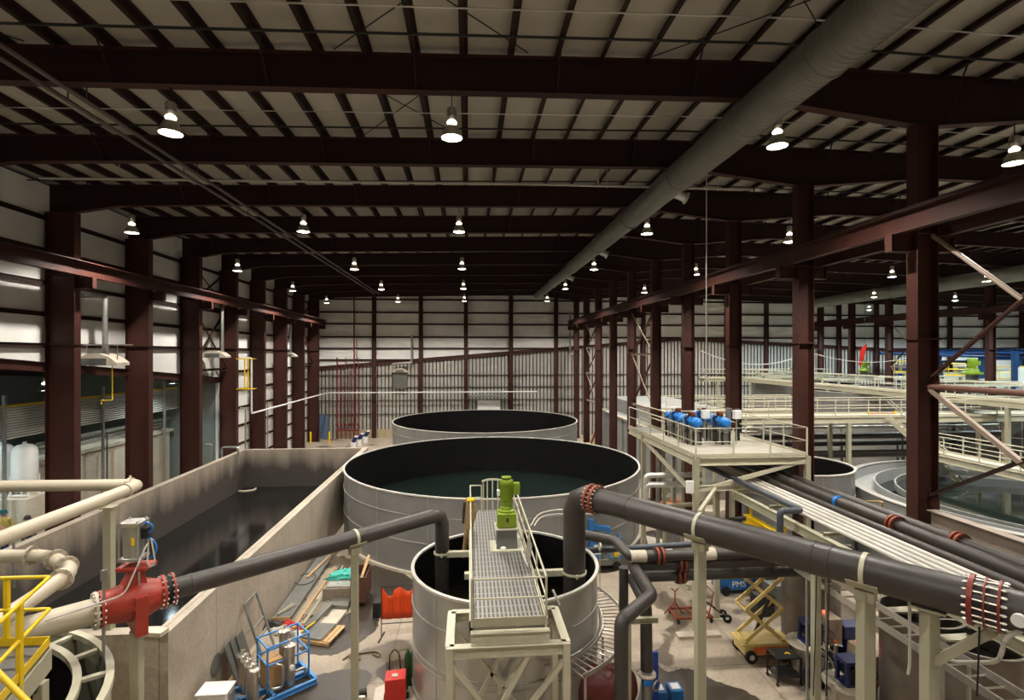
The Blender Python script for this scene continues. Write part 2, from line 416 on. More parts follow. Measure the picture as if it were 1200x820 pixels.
# wall girts
def girt(a, b, nm='wall_girt'):
    m = MB(); m.chan(a, b, .2, .07, .008); return struct(nm, m, OXIDE_D, group='wall girts')
for h in (6.55, 6.1, 4.65, 3.2, 1.8, .4):
    if h == 6.55: continue
    girt((LX + .1, NEARY, EYE + h), (LX + .1, FARY, EYE + h))
for z in (1.4, 2.9, 4.4, 5.9, 7.4, 8.9):
    girt((LX + .1, 41.4, z), (LX + .1, FARY, z))
for h in (6.77, 5.17, 3.73, 2.13, .72, -.7):
    z = EYE + h
    lo = -19 if z > 12.3 else max(-19, -19 + (z - 8.55) / .0798)
    hi = 88
    if z > 12.4: girt((-19, FARY - .1, z), (88, FARY - .1, z))
    else:
        a = -19; b = -19 + (z - 8.55) / .0798
        girt((a, FARY - .1, z), (b, FARY - .1, z)); girt((28 + (12.3 - z) / .05, FARY - .1, z), (88, FARY - .1, z))
GD = mat('grey_girt_steel', (92, 88, 82), .5, .3, .1, 3)
for z in (2.9, 4.6, 6.2, 7.7):
    m = MB(); m.chan((-19, FARY - .08, z), (60, FARY - .08, z), .1, .06, .008); struct('sheeting_girt', m, GD, group='wall girts')
# far wall posts
for i, x in enumerate([-11.57, -5.88, -.32, 5.33, 11.05, 16.7, 22.4, 28.1, 33.5, 38.9, 43.9, 49, 54.3, 59.6, 64.9, 70.2, 75.5]):
    o = MB().ibeam((x, FARY - .3, 0), (x, FARY - .3, roof_z(x) - .2), .5, .3, .02, .014, (1, 0, 0)).build('wall_column', OXIDE, None, (x, FARY - .3, 0))
    tag(o, 'slim brown post on the far wall, ' + (ORD[i] if i < 12 else str(i + 1) + 'th') + ' from the basin corner', 'column', 'far wall posts')

# roof purlins, one along the hall each
x = -.13 - 1.28 * 14
while x < 64:
    z = roof_z(x)
    y0 = NEARY
    m = MB(); m.sect((x, y0, z + .1), (x, FARY, z + .1), [(-.11, -.13), (.012, -.13), (.012, .085), (.11, .085), (.11, .1), (-.006, .1), (-.006, -.115), (-.11, -.115)])
    struct('roof_purlin', m, OXIDE_D, group='roof purlins'); x += 1.28

# rigid frames: one tapered girder per line, columns on three rows
for k, y in enumerate(BY):
    root = thing('roof_beam', 'deep brown roof girder spanning the hall, %s from the camera' % ORD[k], 'beam', (0, y, 17), 'roof girders')
    xs = sorted(set([p[0] for p in BOTP] + [-5, 8, 20, 35, 60, 75]))
    poly = [(x, beam_z(x)) for x in xs] + [(x, roof_z(x)) for x in reversed(xs)]
    m = MB()
    for a, b in zip(xs, xs[1:]):
        m.yprism([(a, beam_z(a)), (b, beam_z(b)), (b, roof_z(b)), (a, roof_z(a))], y - .006, y + .006)
    m.build('web_plate', OXIDE_D, root)
    for nm, fz in (('bottom_flange', lambda q: beam_z(q)), ('top_flange', lambda q: roof_z(q) - .02)):
        m = MB()
        for a, b in zip(xs, xs[1:]):
            m.yprism([(a, fz(a)), (b, fz(b)), (b, fz(b) + .02), (a, fz(a) + .02)], y - .15, y + .15)
        m.build(nm, OXIDE, root)
    if k < 5:
        m = MB(); x = -.13 - 1.28 * 13
        while x < 45:                                   # slender braces from the bottom flange up to the purlins
            m.bar((x, y, beam_z(x) + .03), (x, y - .75, roof_z(x) + .05), .035, .035)
            x += 1.28 * 3
        m.build('flange_brace', OXIDE_D, root)
def column(x0, x1, y, ztop, label, group, hs=()):
    root = thing('steel_column', label, 'column', ((x0 + x1) / 2, y, 0), group)
    m = MB(); c = (x0 + x1) / 2
    m.box(x0 + .02, x1 - .02, y - .008, y + .008, 0, ztop)
    m.build('web_plate', OXIDE, root)
    for a in (x0, x1 - .024):
        MB().box(a, a + .024, y - .2, y + .2, 0, ztop).build('flange_plate', OXIDE, root)
    m = MB(); m.box(x0 - .12, x1 + .12, y - .3, y + .3, 0, .03); m.build('base_plate', OXIDE_D, root)
    for z in hs:
        m = MB()
        for s in (-1, 1): m.box(x0 + .02, x1 - .02, y + s * .1 - .09, y + s * .1 + .09, z, z + .02)
        m.build('stiffener_plate', OXIDE, root)
    m = MB(); m.box(x0 - .06, x1 + .06, y - .24, y + .24, 10.72, 10.77); m.build('splice_collar', OXIDE, root)
    return root
for k, y in enumerate(BY):
    if k >= 2: column(-18.85, -17.62, y, EYE + 6.38, 'wide brown column along the basin wall, %s from the camera' % ORD[k - 2], 'columns beside the basin', (14.4, 13.9))
    column(12.93, 13.58, y, EYE + 6.66, 'brown column between the two aisles, %s from the camera' % ORD[k], 'columns between the aisles', (14.4, 13.8))
    if k >= 4: column(44.7, 45.35, y, EYE + 6.25, 'brown column carrying the distant crane rail, %s from the far wall' % ORD[9 - k], 'columns of the distant aisle')
# crane runway girders with rail and brackets
def runway(x, y0, y1, label, ks, side, xcol):
    root = thing('crane_runway', label, 'crane rail', (x, y0, 14), None)
    m = MB(); m.ibeam((x, y0, 14.05), (x, y1, 14.05), .55, .26, .02, .014); m.build('runway_girder', OXIDE, root)
    m = MB(); m.chan((x, y0, 14.36), (x, y1, 14.36), .02, .34, .01); m.box(x - .19, x + .19, y0, y1, 14.325, 14.34); m.build('cap_channel', OXIDE, root)
    m = MB(); m.bar((x, y0, 14.41), (x, y1, 14.41), .06, .13); m.build('crane_rail', OXIDE_D, root)
    for y in ks:
        m = MB(); a, b = sorted((x - side * .2, xcol))
        m.box(a, b, y - .13, y + .13, 13.74, 13.775); m.box(a, b, y - .13, y + .13, 13.28, 13.31); m.box(a, b, y - .008, y + .008, 13.3, 13.75)
        m.box(x - side * .2 - .012, x - side * .2 + .012, y - .13, y + .13, 13.28, 13.77)
        m.build('corbel_bracket', OXIDE, root)
    return root
runway(-17.1, 8, 64, 'brown crane runway on the basin side columns', BY[1:], -1, -17.62)
runway(12.4, 8, 64, 'brown crane runway along the row between the aisles', BY, 1, 12.93)
runway(13.95, 8, 64, 'brown crane runway on the far face of the middle columns', BY, -1, 13.58)
runway(44.2, 30, 64, 'brown crane runway on the distant column row', BY[3:], 1, 44.7)
# bracing of the middle row
def brace_bay(x, ya, yb, zs, label, mt, mr, group):
    root = thing('column_bracing', label, 'bracing', (x, (ya + yb) / 2, 0), group)
    for i, (z0, z1) in enumerate(zip(zs, zs[1:])):
        m = MB(); m.angle((x - .05, ya, z0), (x - .05, yb, z1), .1, .01); m.build('diagonal_brace', mt, root)
        m = MB(); m.angle((x + .05, ya, z1), (x + .05, yb, z0), .1, .01); m.build('diagonal_brace', mr, root)
        m = MB(); m.ibeam((x, ya, z0), (x, yb, z0), .16, .16, .012, .01); m.build('strut', mt, root)
BR = mat('primed_brace_steel', (152, 134, 118), .5, 0, .12, 2)
brace_bay(13.2, BY[4] + .2, BY[5] - .2, (6.3, 10.3, 13.6), 'pale crossed bracing between two middle row columns past the pump platform', BR, OXIDE, 'column bracing')
brace_bay(13.2, BY[7] + .2, BY[8] - .2, (5.2, 8.2, 11, 13.6), 'pale crossed bracing between middle row columns beside the rearmost tank', BR, OXIDE, 'column bracing')
brace_bay(45, BY[6] + .2, BY[7] - .2, (4, 9, 13.6), 'crossed bracing in the distant column row', BR, OXIDE_D, 'column bracing')
brace_bay(-18.4, BY[4] + .2, BY[5] - .2, (9.2, 13.6, 16.4), 'dark crossed bracing on the basin side wall beside the wall heater', OXIDE_D, OXIDE_D, 'column bracing')
brace_bay(-18.4, BY[8] + .2, BY[9] - .2, (9.2, 13.6, 16.4), 'dark crossed bracing on the basin side wall near the far corner', OXIDE_D, OXIDE_D, 'column bracing')
# nearest bracing bay, running out of the picture
root = thing('column_bracing', 'large bracing fixed to the nearest middle column with a round strut', 'bracing', (13.25, 11.5, 6), 'column bracing')
m = MB(); m.tube([(13.3, 14.0, 9.36), (13.3, 8.75, 9.36)], .085, 16); m.build('strut', mat('primed_round_strut', (116, 82, 70), .45, 0, .08, 2), root)
m = MB(); m.tube([(13.3, 13.9, 13.7), (13.3, 9.0, 9.5)], .06, 10); m.build('diagonal_brace', BR, root)
m = MB(); m.angle((13.3, 14.0, 9.5), (13.3, 8.9, 13.6), .13, .012); m.build('diagonal_brace', OXIDE, root)
m = MB(); m.sect((13.3, 14.0, 9.3), (13.3, 8.9, 6.0), [(-.06, -.06), (.06, -.06), (.06, .06), (-.06, .06)]); m.build('diagonal_brace', BR, root)
m = MB(); m.angle((13.3, 14.0, 6.15), (13.3, 8.9, 9.2), .11, .012); m.build('diagonal_brace', OXIDE_D, root)
for za, zb in ((9.1, 9.62), (5.9, 6.3)): m = MB(); m.box(13.28, 13.32, 13.7, 14.05, za, zb); m.build('gusset_plate', OXIDE, root)
o = MB().ibeam((13.3, 13.95, 5.55), (13.3, 6.5, 5.55), .55, .3, .025, .016).build('edge_girder', mat('dusty_girder_steel', (150, 136, 124), .6, 0, .15, 2), None, (13.3, 10, 5.7))
tag(o, 'dusty brown edge girder running from the foot of the nearest middle column', 'beam')
# light bridging rods, dark conduits and sprinkler main under the roof
for y, r, h, mt, nm, lb in ((12.1, .022, 8.0, ALU, 'bridging_rod', 'pale thin bridging rod under the purlins before the nearest girder'),
                            (17.4, .018, 8.0, ALU, 'bridging_rod', 'pale thin bridging rod between the two nearest girders'),
                            (13.05, .035, 7.95, BLACKM, 'conduit', 'black pipe crossing under the purlins before the nearest girder'),
                            (18.45, .035, 7.95, BLACKM, 'conduit', 'black pipe crossing under the purlins before the second girder'),
                            (23.9, .03, 7.9, BLACKM, 'conduit', 'black pipe crossing under the purlins before the third girder')):
    m = MB(); pts = [(x, y, roof_z(x) - .06 - (8.2 - h - .2)) for x in (-18.8, 8, 13, 30)]
    m.tube(pts, r, 8); o = m.build(nm, mt, None, (0, y, 18)); tag(o, lb, 'pipe')
m = MB(); m.tube([(-17, 22.2, EYE + 7.0), (3, 22.2, EYE + 7.3), (12.6, 22.2, EYE + 7.32)], .05, 10)
for x in (-14, -9, -4, 1, 6, 11): m.bar((x, 22.2, EYE + 7.2), (x, 22.2, roof_z(x) + .1), .02)
m.tube([(5.6, 22.2, EYE + 7.3), (5.6, 22.2, EYE + 8.1)], .05, 8)
tag(m.build('sprinkler_main', WHITEP, None, (0, 22.2, 17.4)), 'pale sprinkler pipe crossing the roof between the second and third girders', 'pipe')
for i, (xx, lb) in enumerate(((-10.2, 'dark steam pipe running lengthwise under the roof girders, basin side of its pair'), (-9.75, 'dark steam pipe running lengthwise under the roof girders, tank side of its pair'))):
    m = MB(); m.tube([(xx, 6, EYE + 6.45), (xx, 58, EYE + 6.6)], .06, 10)
    for y in BY[:8]: m.bar((xx, y, EYE + 6.5), (xx, y, beam_z(xx) + .02), .025)
    tag(m.build('ceiling_pipe', mat('dull_brown_pipe%d' % i, (96, 84, 78), .5), None, (xx, 30, 16.8)), lb, 'pipe', 'ceiling pipes')
# roof cross bracing rods
m_ = BLACKM
for i, (xa, xb, y0, y1, lb) in enumerate(((-3.5, 1.6, 9, 13.9, 'thin crossed bracing rods under the roof before the nearest girder'), (5, 10.5, 9, 13.9, 'thin crossed rods under the roof beside the round duct'), (-16, -11, 9, 13.9, 'thin crossed rods under the roof over the basin'), (-3.9, -.2, 14.5, 19.4, 'thin crossed rods under the roof behind the nearest girder'))):
    root = thing('roof_bracing', lb, 'bracing', (xa, y0, 18), 'roof bracing')
    MB().tube([(xa, y0, roof_z(xa) - .02), (xb, y1, roof_z(xb) - .02)], .016, 6).build('brace_rod', m_, root)
    MB().tube([(xb, y0, roof_z(xb) - .05), (xa, y1, roof_z(xa) - .05)], .016, 6).build('brace_rod', m_, root)

# ---- high bay lamps
def make_lamp(label):
    root = thing('high_bay_lamp', label, 'lamp', (0, 0, 0), 'high bay lamps')
    m = MB(); m.bar((0, 0, .52), (0, 0, .95), .02); m.box(-.11, .11, -.05, .05, .93, .97); m.build('hanger', BLACKM, root)
    m = MB(); m.lathe([(.001, .52), (.09, .52), (.12, .47), (.12, .3), (.08, .24), (.05, .2)], (0, 0, 0), 20); m.build('ballast_housing', ALU, root)
    m = MB(); m.lathe([(.07, .05), (.10, .08), (.125, .16), (.10, .2), (.05, .21)], (0, 0, 0), 20); m.build('glowing_neck', NECK, root)
    m = MB(); m.lathe([(.06, .12), (.11, .10), (.17, .02), (.235, -.12), (.26, -.19), (.262, -.22), (.25, -.22), (.22, -.12), (.15, .02), (.06, .09)], (0, 0, 0), 32); m.build('reflector', ALU, root)
    m = MB(); m.lathe([(.001, -.235), (.14, -.23), (.245, -.20), (.001, -.19)], (0, 0, 0), 32); m.build('lens', LENS, root)
    return root
def lamp_light(name, color, power):
    l = bpy.data.lights.new(name, 'SPOT'); l.energy = power; l.color = color
    l.spot_size = math.radians(LAMP_CONE); l.spot_blend = .5; l.shadow_soft_size = .2
    return l
LAMP_CONE = 138; LAMP_P = 4500.0
WARM = lamp_light('warm_lamp_light', (1.0, .945, .86), LAMP_P)
COOL = lamp_light('cool_lamp_light', (.78, .94, 1.0), LAMP_P*1.4)
NEARL = lamp_light('near_lamp_light', (1.0, .945, .86), LAMP_P*.45)
XS = [-15.3, -7.7, -.45, 8.8, 16.2, 23.6, 31.2, 38.8, 47.2, 54.5, 62, 70]
YS = [3.3, 14.2, 25.1, 36.0, 46.9, 57.8]
UPL = bpy.data.lights.new('lamp_uplight', 'POINT'); UPL.energy = LAMP_P*.05; UPL.color = (1.0, .93, .82); UPL.shadow_soft_size = .12
proto = None
for ix, x in enumerate(XS):
    for iy, y in enumerate(YS):
        if x > 40 and iy < 3: continue
        if x > 56 and iy < 4: continue
        if x > 20 and iy < 1: continue
        lab = 'lit roof lamp, %s row from the basin wall, %s from the camera' % (ORD[ix], ORD[iy])
        if proto is None: proto = r = make_lamp(lab)
        else:
            r = copy_tree(proto); r['label'] = lab
        zz = (beam_z(x) if y > 5 else EYE + prof(BOTP, x)) - .97
        r.location = (x, y, zz); r.scale = (1.1,)*3
        if x > 40:
            for ch in r.children:
                if ch.name.startswith('lens'):
                    ch.data = ch.data.copy(); ch.data.materials[0] = LENSC
        lo = bpy.data.objects.new('lamp_light', COOL if x > 36 else NEARL if y < 5 else WARM); C.objects.link(lo)
        lo.location = (x, y, zz - .26)
        up = bpy.data.objects.new('lamp_uplight', UPL); C.objects.link(up); up.location = (x, y, zz + .12)
COOL_S = lamp_light('annex_lamp_light', (.80, .98, 1.0), LAMP_P*.14)
# world: only a trace of ambient
w = bpy.data.worlds.new('World'); bpy.context.scene.world = w; w.use_nodes = True
w.node_tree.nodes['Background'].inputs['Color'].default_value = (.02, .02, .02, 1)
w.node_tree.nodes['Background'].inputs['Strength'].default_value = .2
# =====================================================  BASIN
BX0, BX1, BY0, BY1, BZ = -16.78, -7.58, 13.87, 40.25, 3.25
root = thing('concrete_basin', 'long open concrete settling basin beside the columns, nearly drained and stained dark', 'basin', (-12, 27, 0))
T = .36
m = MB(); m.box(BX0, BX0+T, BY0, BY1, 0, BZ); m.build('side_wall', CONC_IN, root)
m = MB(); m.box(BX1-T, BX1, BY0, BY1, 0, BZ)
for f in range(6): m.mi[f] = 0
m.mi[5] = 1          # inner face
m.build('side_wall', [CONC, CONC_IN], root)
m = MB(); m.box(BX0+T, BX1-T, BY1-T, BY1, 0, BZ); m.build('end_wall', CONC_IN, root)
m = MB(); m.box(BX0+T, BX1-T, BY0, BY0+T, 0, BZ); m.mi[4] = 1; m.build('end_wall', [CONC, CONC_IN], root)
m = MB(); m.box(BX0+T, BX1-T, BY0+T, BY1-T, .02, .3); m.build('basin_floor', CONC_IN, root)
m = MB(); m.box(BX0+T+.005, BX1-T-.005, BY0+T+.005, BY1-T-.005, .3, .5); stuff('basin_water', m, WATER_D, 'thin dark water lying in the concrete basin', 'water')
m = MB(); p = [at_z(284 + 16*math.cos(t/12*PI*1.7), 572 + 3.2*math.sin(t/12*PI*1.7), .52) for t in range(13)]
m.tube(p, .06, 8); tag(m.build('hose', CONC_L, None, p[0]), 'pale hose curled in the dark water at the end of the basin', 'hose')
m = MB(); m.tube(path([(-16.1, 19.9, 2.0), (-16.1, 19.9, 3.75), (-17.3, 19.9, 3.75), (-17.3, 19.9, .1)], .15), .04, 8)
tag(m.build('overflow_pipe', GALV, None, (-17.3, 19.9, 0)), 'thin grey pipe hooked over the basin side wall', 'pipe')
m = MB(); m.tube(path([(-16.2, 38.2, 2.6), (-16.2, 38.2, 3.75), (-17.3, 38.2, 3.75), (-17.3, 38.2, .1)], .2), .08, 8)
tag(m.build('overflow_pipe', GALV, None, (-17.3, 38.2, 0)), 'grey pipe loop over the far corner of the basin wall', 'pipe')
m = MB(); m.bar(at_z(163, 739, BZ+.06) , at_z(193, 741, BZ+.06), .28, .1); tag(m.build('timber', CONC_L, None, at_z(178, 740, BZ)), 'pale board lying on the near basin wall', 'board')
m = MB(); m.lathe([(.001, 0), (.33, 0), (.33, .02), (.001, .02)], at_x(253, 779, BX1), 24, (1, 0, 0)); tag(m.build('wall_cover', GALV_D, None, at_x(253, 779, BX1)), 'round grey cover on the outside of the basin wall', 'cover')

# =====================================================  TANKS
TANK = mat('galvanised_tank_plate', (144, 144, 142), .42, .45, .12, .8, .03, 14)
SEAM = mat('tank_seam_strip', (168, 165, 158), .5, .3, .1, 4)
RIMM = mat('bright_rim_steel', (206, 202, 194), .45, .3, .06, 4)
def tank(c, R, H, wz, label, hoops, seams, wm, wlabel, base=True, n=96, shellm=None):
    root = thing('storage_tank', label, 'tank', (c[0], c[1], 0))
    m = MB(); m.lathe([(R, 0), (R, H)], (c[0], c[1], 0), n); m.build('shell', shellm or TANK, root)
    m = MB(); m.lathe([(R-.03, 0.02), (R-.03, H), ], (c[0], c[1], 0), n); m.build('black_lining', BLACK, root)
    m = MB(); m.lathe([(R-.05, H-.03), (R+.05, H-.03), (R+.05, H+.035), (R-.05, H+.035), (R-.05, H-.03)], (c[0], c[1], 0), n); m.build('rim', RIMM, root)
    for z, t in hoops:
        m = MB(); m.lathe([(R, z-t), (R+.03, z-t), (R+.03, z+t), (R, z+t)], (c[0], c[1], 0), n); m.build('hoop', SEAM, root)
    m = MB()
    for i in range(seams):
        a = 2*PI*(i+.37)/seams
        p = V((c[0]+(R+.006)*math.cos(a), c[1]+(R+.006)*math.sin(a), 0)); m.bar(p, p+V((0,0,H-.05)), .03, .012, (math.cos(a), math.sin(a), 0))
    m.build('plate_seam', SEAM, root)
    if base:
        m = MB(); m.lathe([(R, 0), (R+.14, 0), (R+.14, .12), (R, .12)], (c[0], c[1], 0), n); m.build('base_kerb', CONC_L, root)
    m = MB(); m.lathe([(.001, wz-.4), (R-.04, wz-.4), (R-.04, wz), (.001, wz)], (c[0], c[1], 0), n); stuff('tank_water', m, wm, wlabel, 'water')
    return root
T1, T2, T3 = (1.165, 16.56), (1.54, 32.58), (1.73, 52.8)
tank(T1, 2.9, 3.7, 1.9, 'small open steel tank under the walkway, lined black', ((2.75, .018), (1.6, .022), (1.42, .022), (.35, .02)), 7, WATER_B, 'brown black water in the small tank under the walkway', shellm=TANK1)
tank(T2, 8.9, 3.7, 1.0, 'largest looking open steel tank behind the walkway, dark green water inside', ((2.75, .018), (1.5, .024)), 18, WATER_G, 'dark green water in the wide middle tank')
tank(T3, 9.2, 3.7, .9, 'open steel tank at the back, next to the far wall', ((2.9, .03), (1.6, .03)), 18, WATER_B, 'brownish water in the rearmost round tank')
m = MB(); m.bar((-.05, 13.55, 3.85), (.16, 13.9, 3.15), .05); 
# small tool on the rim
a = at_z(648, 691, 3.95); b = at_z(656, 709, 3.55)
m = MB(); m.tube([a, b], .03, 8); tag(m.build('paddle_handle', WHITEP, None, b), 'short white handle leaning over the small tank rim', 'handle')

# =====================================================  WALKWAY OVER THE SMALL TANK
WX0, WX1, WY0, WY1, WZ = .13, 1.73, 11.95, 20.4, 4.2
root = thing('walkway', 'cream walkway with bar grating deck bridging the small tank', 'walkway', (.93, 16, WZ))
m = MB(); m.box(WX0, WX1, WY0, WY1, WZ-.04, WZ)
m.build('grating_deck', GRATE, root)
for x in (WX0-.03, WX1+.03):
    m = MB(); m.chan((x, WY0, WZ-.14), (x, WY1, WZ-.14), .3, .08 if x > 1 else -.08, .012); m.build('stringer', CREAM, root)
m = MB(); m.box(WX0-.05, WX1+.05, WY0-.03, WY0, WZ-.14, WZ+.06); m.build('end_plate', CREAM_D, root)
for zz in (.97, .52):
    m = MB(); m.tube([(WX0-.02, WY0-.06, WZ+zz), (WX1+.02, WY0-.06, WZ+zz)], .024, 8); m.build('end_rail', CREAM, root)
for x in (WX0-.06, WX1+.06):
    railing(root, [(x, WY0-.05, WZ), (x, WY1, WZ)], CREAM, .97, 1.65, .026)
m = MB(); m.tube(path([(WX0-.06, WY1, WZ+.97), (WX0+.38, WY1, WZ+.97), (WX0+.38, WY1, WZ-.1)], .06), .026, 8); m.tube([(WX0-.06, WY1, WZ+.5), (WX0+.38, WY1, WZ+.5)], .022, 8); m.build('end_rail', CREAM, root)
# caged ladder head at the far end
cx, cy = WX0+.83, WY1+.05
m = MB(); m.lathe([(.40, 1.05), (.44, 1.05), (.44, 1.12), (.40, 1.12), (.40, 1.05)], (cx, cy, WZ), 20, a0=0, a1=PI); m.build('cage_hoop', CREAM, root)
m = MB(); m.lathe([(.40, -.35), (.44, -.35), (.44, -.28), (.40, -.28), (.40, -.35)], (cx, cy, WZ), 20, a0=0, a1=PI); m.build('cage_hoop', CREAM, root)
for i in range(7):
    a = PI*i/6; m = MB(); m.bar((cx+.42*math.cos(a), cy+.42*math.sin(a), WZ-2.2), (cx+.42*math.cos(a), cy+.42*math.sin(a), WZ+1.1), .045, .012, (math.cos(a), math.sin(a), 0)); m.build('cage_bar', CREAM, root)
# cross beams under the deck
for y, x0, x1, lb in ((15.35, -.12, 2.8, 0), (17.05, -.9, WX0, 0)):
    m = MB(); m.bbar((x0, y, WZ-.4), (x1, y, WZ-.4), .16, .18, .01); m.build('cross_beam', CREAM, root)
# stand carrying the near end
root = thing('support_stand', 'cream braced steel stand carrying the near end of the walkway', 'stand', (.9, 12.5, 0))
SX0, SX1, SY0, SY1, SZ = -.42, 2.22, 11.72, 13.32, 3.75
for (x, y) in ((SX0, SY0), (SX1, SY0), (SX0, SY1), (SX1, SY1)):
    m = MB(); m.bbar((x, y, 0), (x, y, SZ), .17, .17, .015); m.build('leg', CREAM, root)
    MB().box(x-.16, x+.16, y-.16, y+.16, 0, .03).build('base_plate', CREAM_D, root)
for a, b in (((SX0, SY0), (SX1, SY0)), ((SX0, SY1), (SX1, SY1)), ((SX0, SY0), (SX0, SY1)), ((SX1, SY0), (SX1, SY1))):
    m = MB(); m.ibeam((a[0], a[1], SZ-.11), (b[0], b[1], SZ-.11), .24, .2, .02, .014); m.build('top_beam', CREAM, root)
for y in (SY0, SY1):
    for (xa, za, xb, zb) in ((SX0, 3.4, .9, 1.75), (SX1, 3.4, .9, 1.75), (SX0, .3, 1.35, 3.5), (SX1, .1, .9, 1.7)):
        m = MB(); m.sect((xa, y, za), (xb, y, zb), [(-.05, -.05), (.05, -.05), (.05, .05), (-.05, .05)]); m.build('diagonal_brace', CREAM, root)
    m = MB(); m.box(.74, 1.06, y-.012, y+.012, 1.58, 1.9); m.build('gusset_plate', CREAM, root)
m = MB(); m.ibeam((.05, 11.78, SZ+.14), (1.85, 11.78, SZ+.14), .27, .16, .02, .014); m.build('bearing_beam', CREAM, root)

# agitator drive
px, py = 1.2, 16.5
root = thing('agitator_drive', 'lime green agitator motor on a grey pedestal, mid walkway', 'mixer', (px, py, WZ))
m = MB(); m.box(px-.52, px+.52, py-.48, py+.48, WZ, WZ+.035); m.build('base_plate', CREAM, root)
m = MB(); m.add([(px-.33,py-.33,WZ+.03),(px+.33,py-.33,WZ+.03),(px+.33,py+.33,WZ+.03),(px-.33,py+.33,WZ+.03),(px-.3,py-.3,WZ+.62),(px+.3,py-.3,WZ+.62),(px+.3,py+.3,WZ+.62),(px-.3,py+.3,WZ+.62)],[(3,2,1,0),(4,5,6,7),(0,1,5,4),(1,2,6,5),(2,3,7,6),(3,0,4,7)])
m.build('pedestal', GALV_D, root)
m = MB(); m.box(px-.36, px+.36, py-.36, py+.36, WZ+.62, WZ+.66); m.build('top_plate', CREAM, root)
g = MB(); g.box(px-.3, px+.3, py-.3, py+.3, WZ+.68, WZ+1.12); g.box(px-.33, px+.33, py-.1, py+.1, WZ+.66, WZ+.72); g = g.build('gearbox', LIME, root, bevel=.03)
m = MB(); m.lathe([(.26, 1.12), (.26, 1.17), (.2, 1.2), (.2, 1.26), (.17, 1.3)], (px, py, WZ), 28); m.build('gearbox_cover', LIME, root)
m = MB(); m.lathe([(.15, 1.26), (.15, 1.3), (.17, 1.32), (.17, 1.48), (.2, 1.5), (.2, 1.54), (.001, 1.54)], (px, py, WZ), 28); m.build('adapter', LIME, root)
m = MB(); m.lathe([(.2, 1.54), (.2, 1.98)], (px, py, WZ), 28)
for i in range(24):
    a = 2*PI*i/24; m.bar((px+.205*math.cos(a), py+.205*math.sin(a), WZ+1.56), (px+.205*math.cos(a), py+.205*math.sin(a), WZ+1.96), .012, .03, (math.cos(a), math.sin(a), 0))
m.build('motor', LIME, root)
m = MB(); m.lathe([(.21, 1.96), (.22, 1.99), (.22, 2.08), (.19, 2.12), (.12, 2.13), (.12, 2.17), (.16, 2.18), (.16, 2.21), (.001, 2.22)], (px, py, WZ), 28); m.build('fan_cowl', LIME, root)
m = MB(); m.box(px+.2, px+.42, py-.13, py+.13, WZ+1.66, WZ+2.02); m.build('terminal_box', LIME, root, bevel=.015)
m = MB(); m.box(px-.3, px-.2, py-.07, py+.07, WZ+1.62, WZ+1.8); m.build('breather_box', WHITE, root, bevel=.01)
m = MB(); m.box(px-.02, px+.05, py-.304, py-.299, WZ+.86, WZ+.98); m.build('name_plate', BLACKM, root)
m = MB(); m.cyl((px, py, 1.2), (px, py, WZ-.02), .06, 12); m.build('shaft', STAIN, root)
m = MB()
for k in range(5):
    a = k*.09
    pts = [(1.66, 17.2+a, WZ+.02), (1.5+.05*k, 16.9, WZ+.05), (1.62, 16.2-.1*k, WZ+.03), (1.7, 15.4-.2*k, WZ+.05), (1.72, 14.9-.2*k, WZ+.9)]
    m.tube(path(pts, .2, 4), .014, 6)
tag(m.build('cable_bundle', WHITEP, None, (1.65, 16, WZ)), 'loose pale cables lying along the walkway edge beside the green motor', 'cables')
m = MB(); m.ball((.98, 16.35, WZ+.09), .13, 12, 8, (1.0, .8, .7)); m.ball((1.08, 16.2, WZ+.06), .1, 12, 8, (1, .9, .6)); tag(m.build('cloth_rag', WHITE, None, (1, 16.3, WZ)), 'crumpled white rag on the grating by the agitator base', 'rag')
# harness / work clothes hung on the handrail
hx, hy = .02, 18.25
root = thing('work_coverall', 'tan work coverall with yellow collar hung over the walkway handrail', 'clothing', (hx, hy, WZ+.6))
def loft(rings, n=12):
    m = MB(); vs = []; fs = []
    for (c, rx, ry) in rings:
        for j in range(n):
            a = 2*PI*j/n; vs.append((c[0]+rx*math.cos(a)*(1+.12*math.sin(3*a+c[2]*7)), c[1]+ry*math.sin(a), c[2]))
    for i in range(len(rings)-1):
        for j in range(n): fs.append((i*n+j, i*n+(j+1)%n, (i+1)*n+(j+1)%n, (i+1)*n+j))
    fs += [tuple(range(n))[::-1], tuple(range((len(rings)-1)*n, len(rings)*n))]
    m.add(vs, fs); return m
loft([((hx+.02,hy,WZ+1.1),.09,.07),((hx+.05,hy,WZ+.95),.17,.10),((hx+.08,hy,WZ+.6),.19,.11),((hx+.03,hy,WZ+.25),.16,.10),((hx-.02,hy,WZ+.0),.15,.09)]).build('jacket_body', GLOVE, root)
loft([((hx-.05,hy,WZ+.02),.09,.08),((hx-.12,hy,WZ-.35),.085,.07),((hx-.16,hy,WZ-.75),.075,.06)]).build('trouser_leg', GLOVE, root)
loft([((hx+.05,hy+.03,WZ+.02),.08,.08),((hx-.04,hy+.04,WZ-.35),.075,.07),((hx-.12,hy+.03,WZ-.7),.07,.06)]).build('trouser_leg', GLOVE, root)
loft([((hx-.14,hy,WZ+.95),.05,.05),((hx-.19,hy,WZ+.6),.05,.05),((hx-.2,hy,WZ+.2),.04,.045)]).build('sleeve', mat('dark_brown_cloth', (58,44,36), .9), root)
m = MB(); m.lathe([(.07, 0), (.13, -.03), (.15, -.09), (.1, -.1)], (hx+.06, hy-.01, WZ+1.1), 14); m.build('collar', YELL, root)
loft([((hx-.17,hy,WZ-.74),.06,.06),((hx-.19,hy-.06,WZ-.86),.07,.12),((hx-.2,hy-.08,WZ-.93),.065,.13)]).build('boot', mat('brown_boot_leather', (96,76,56), .7), root)

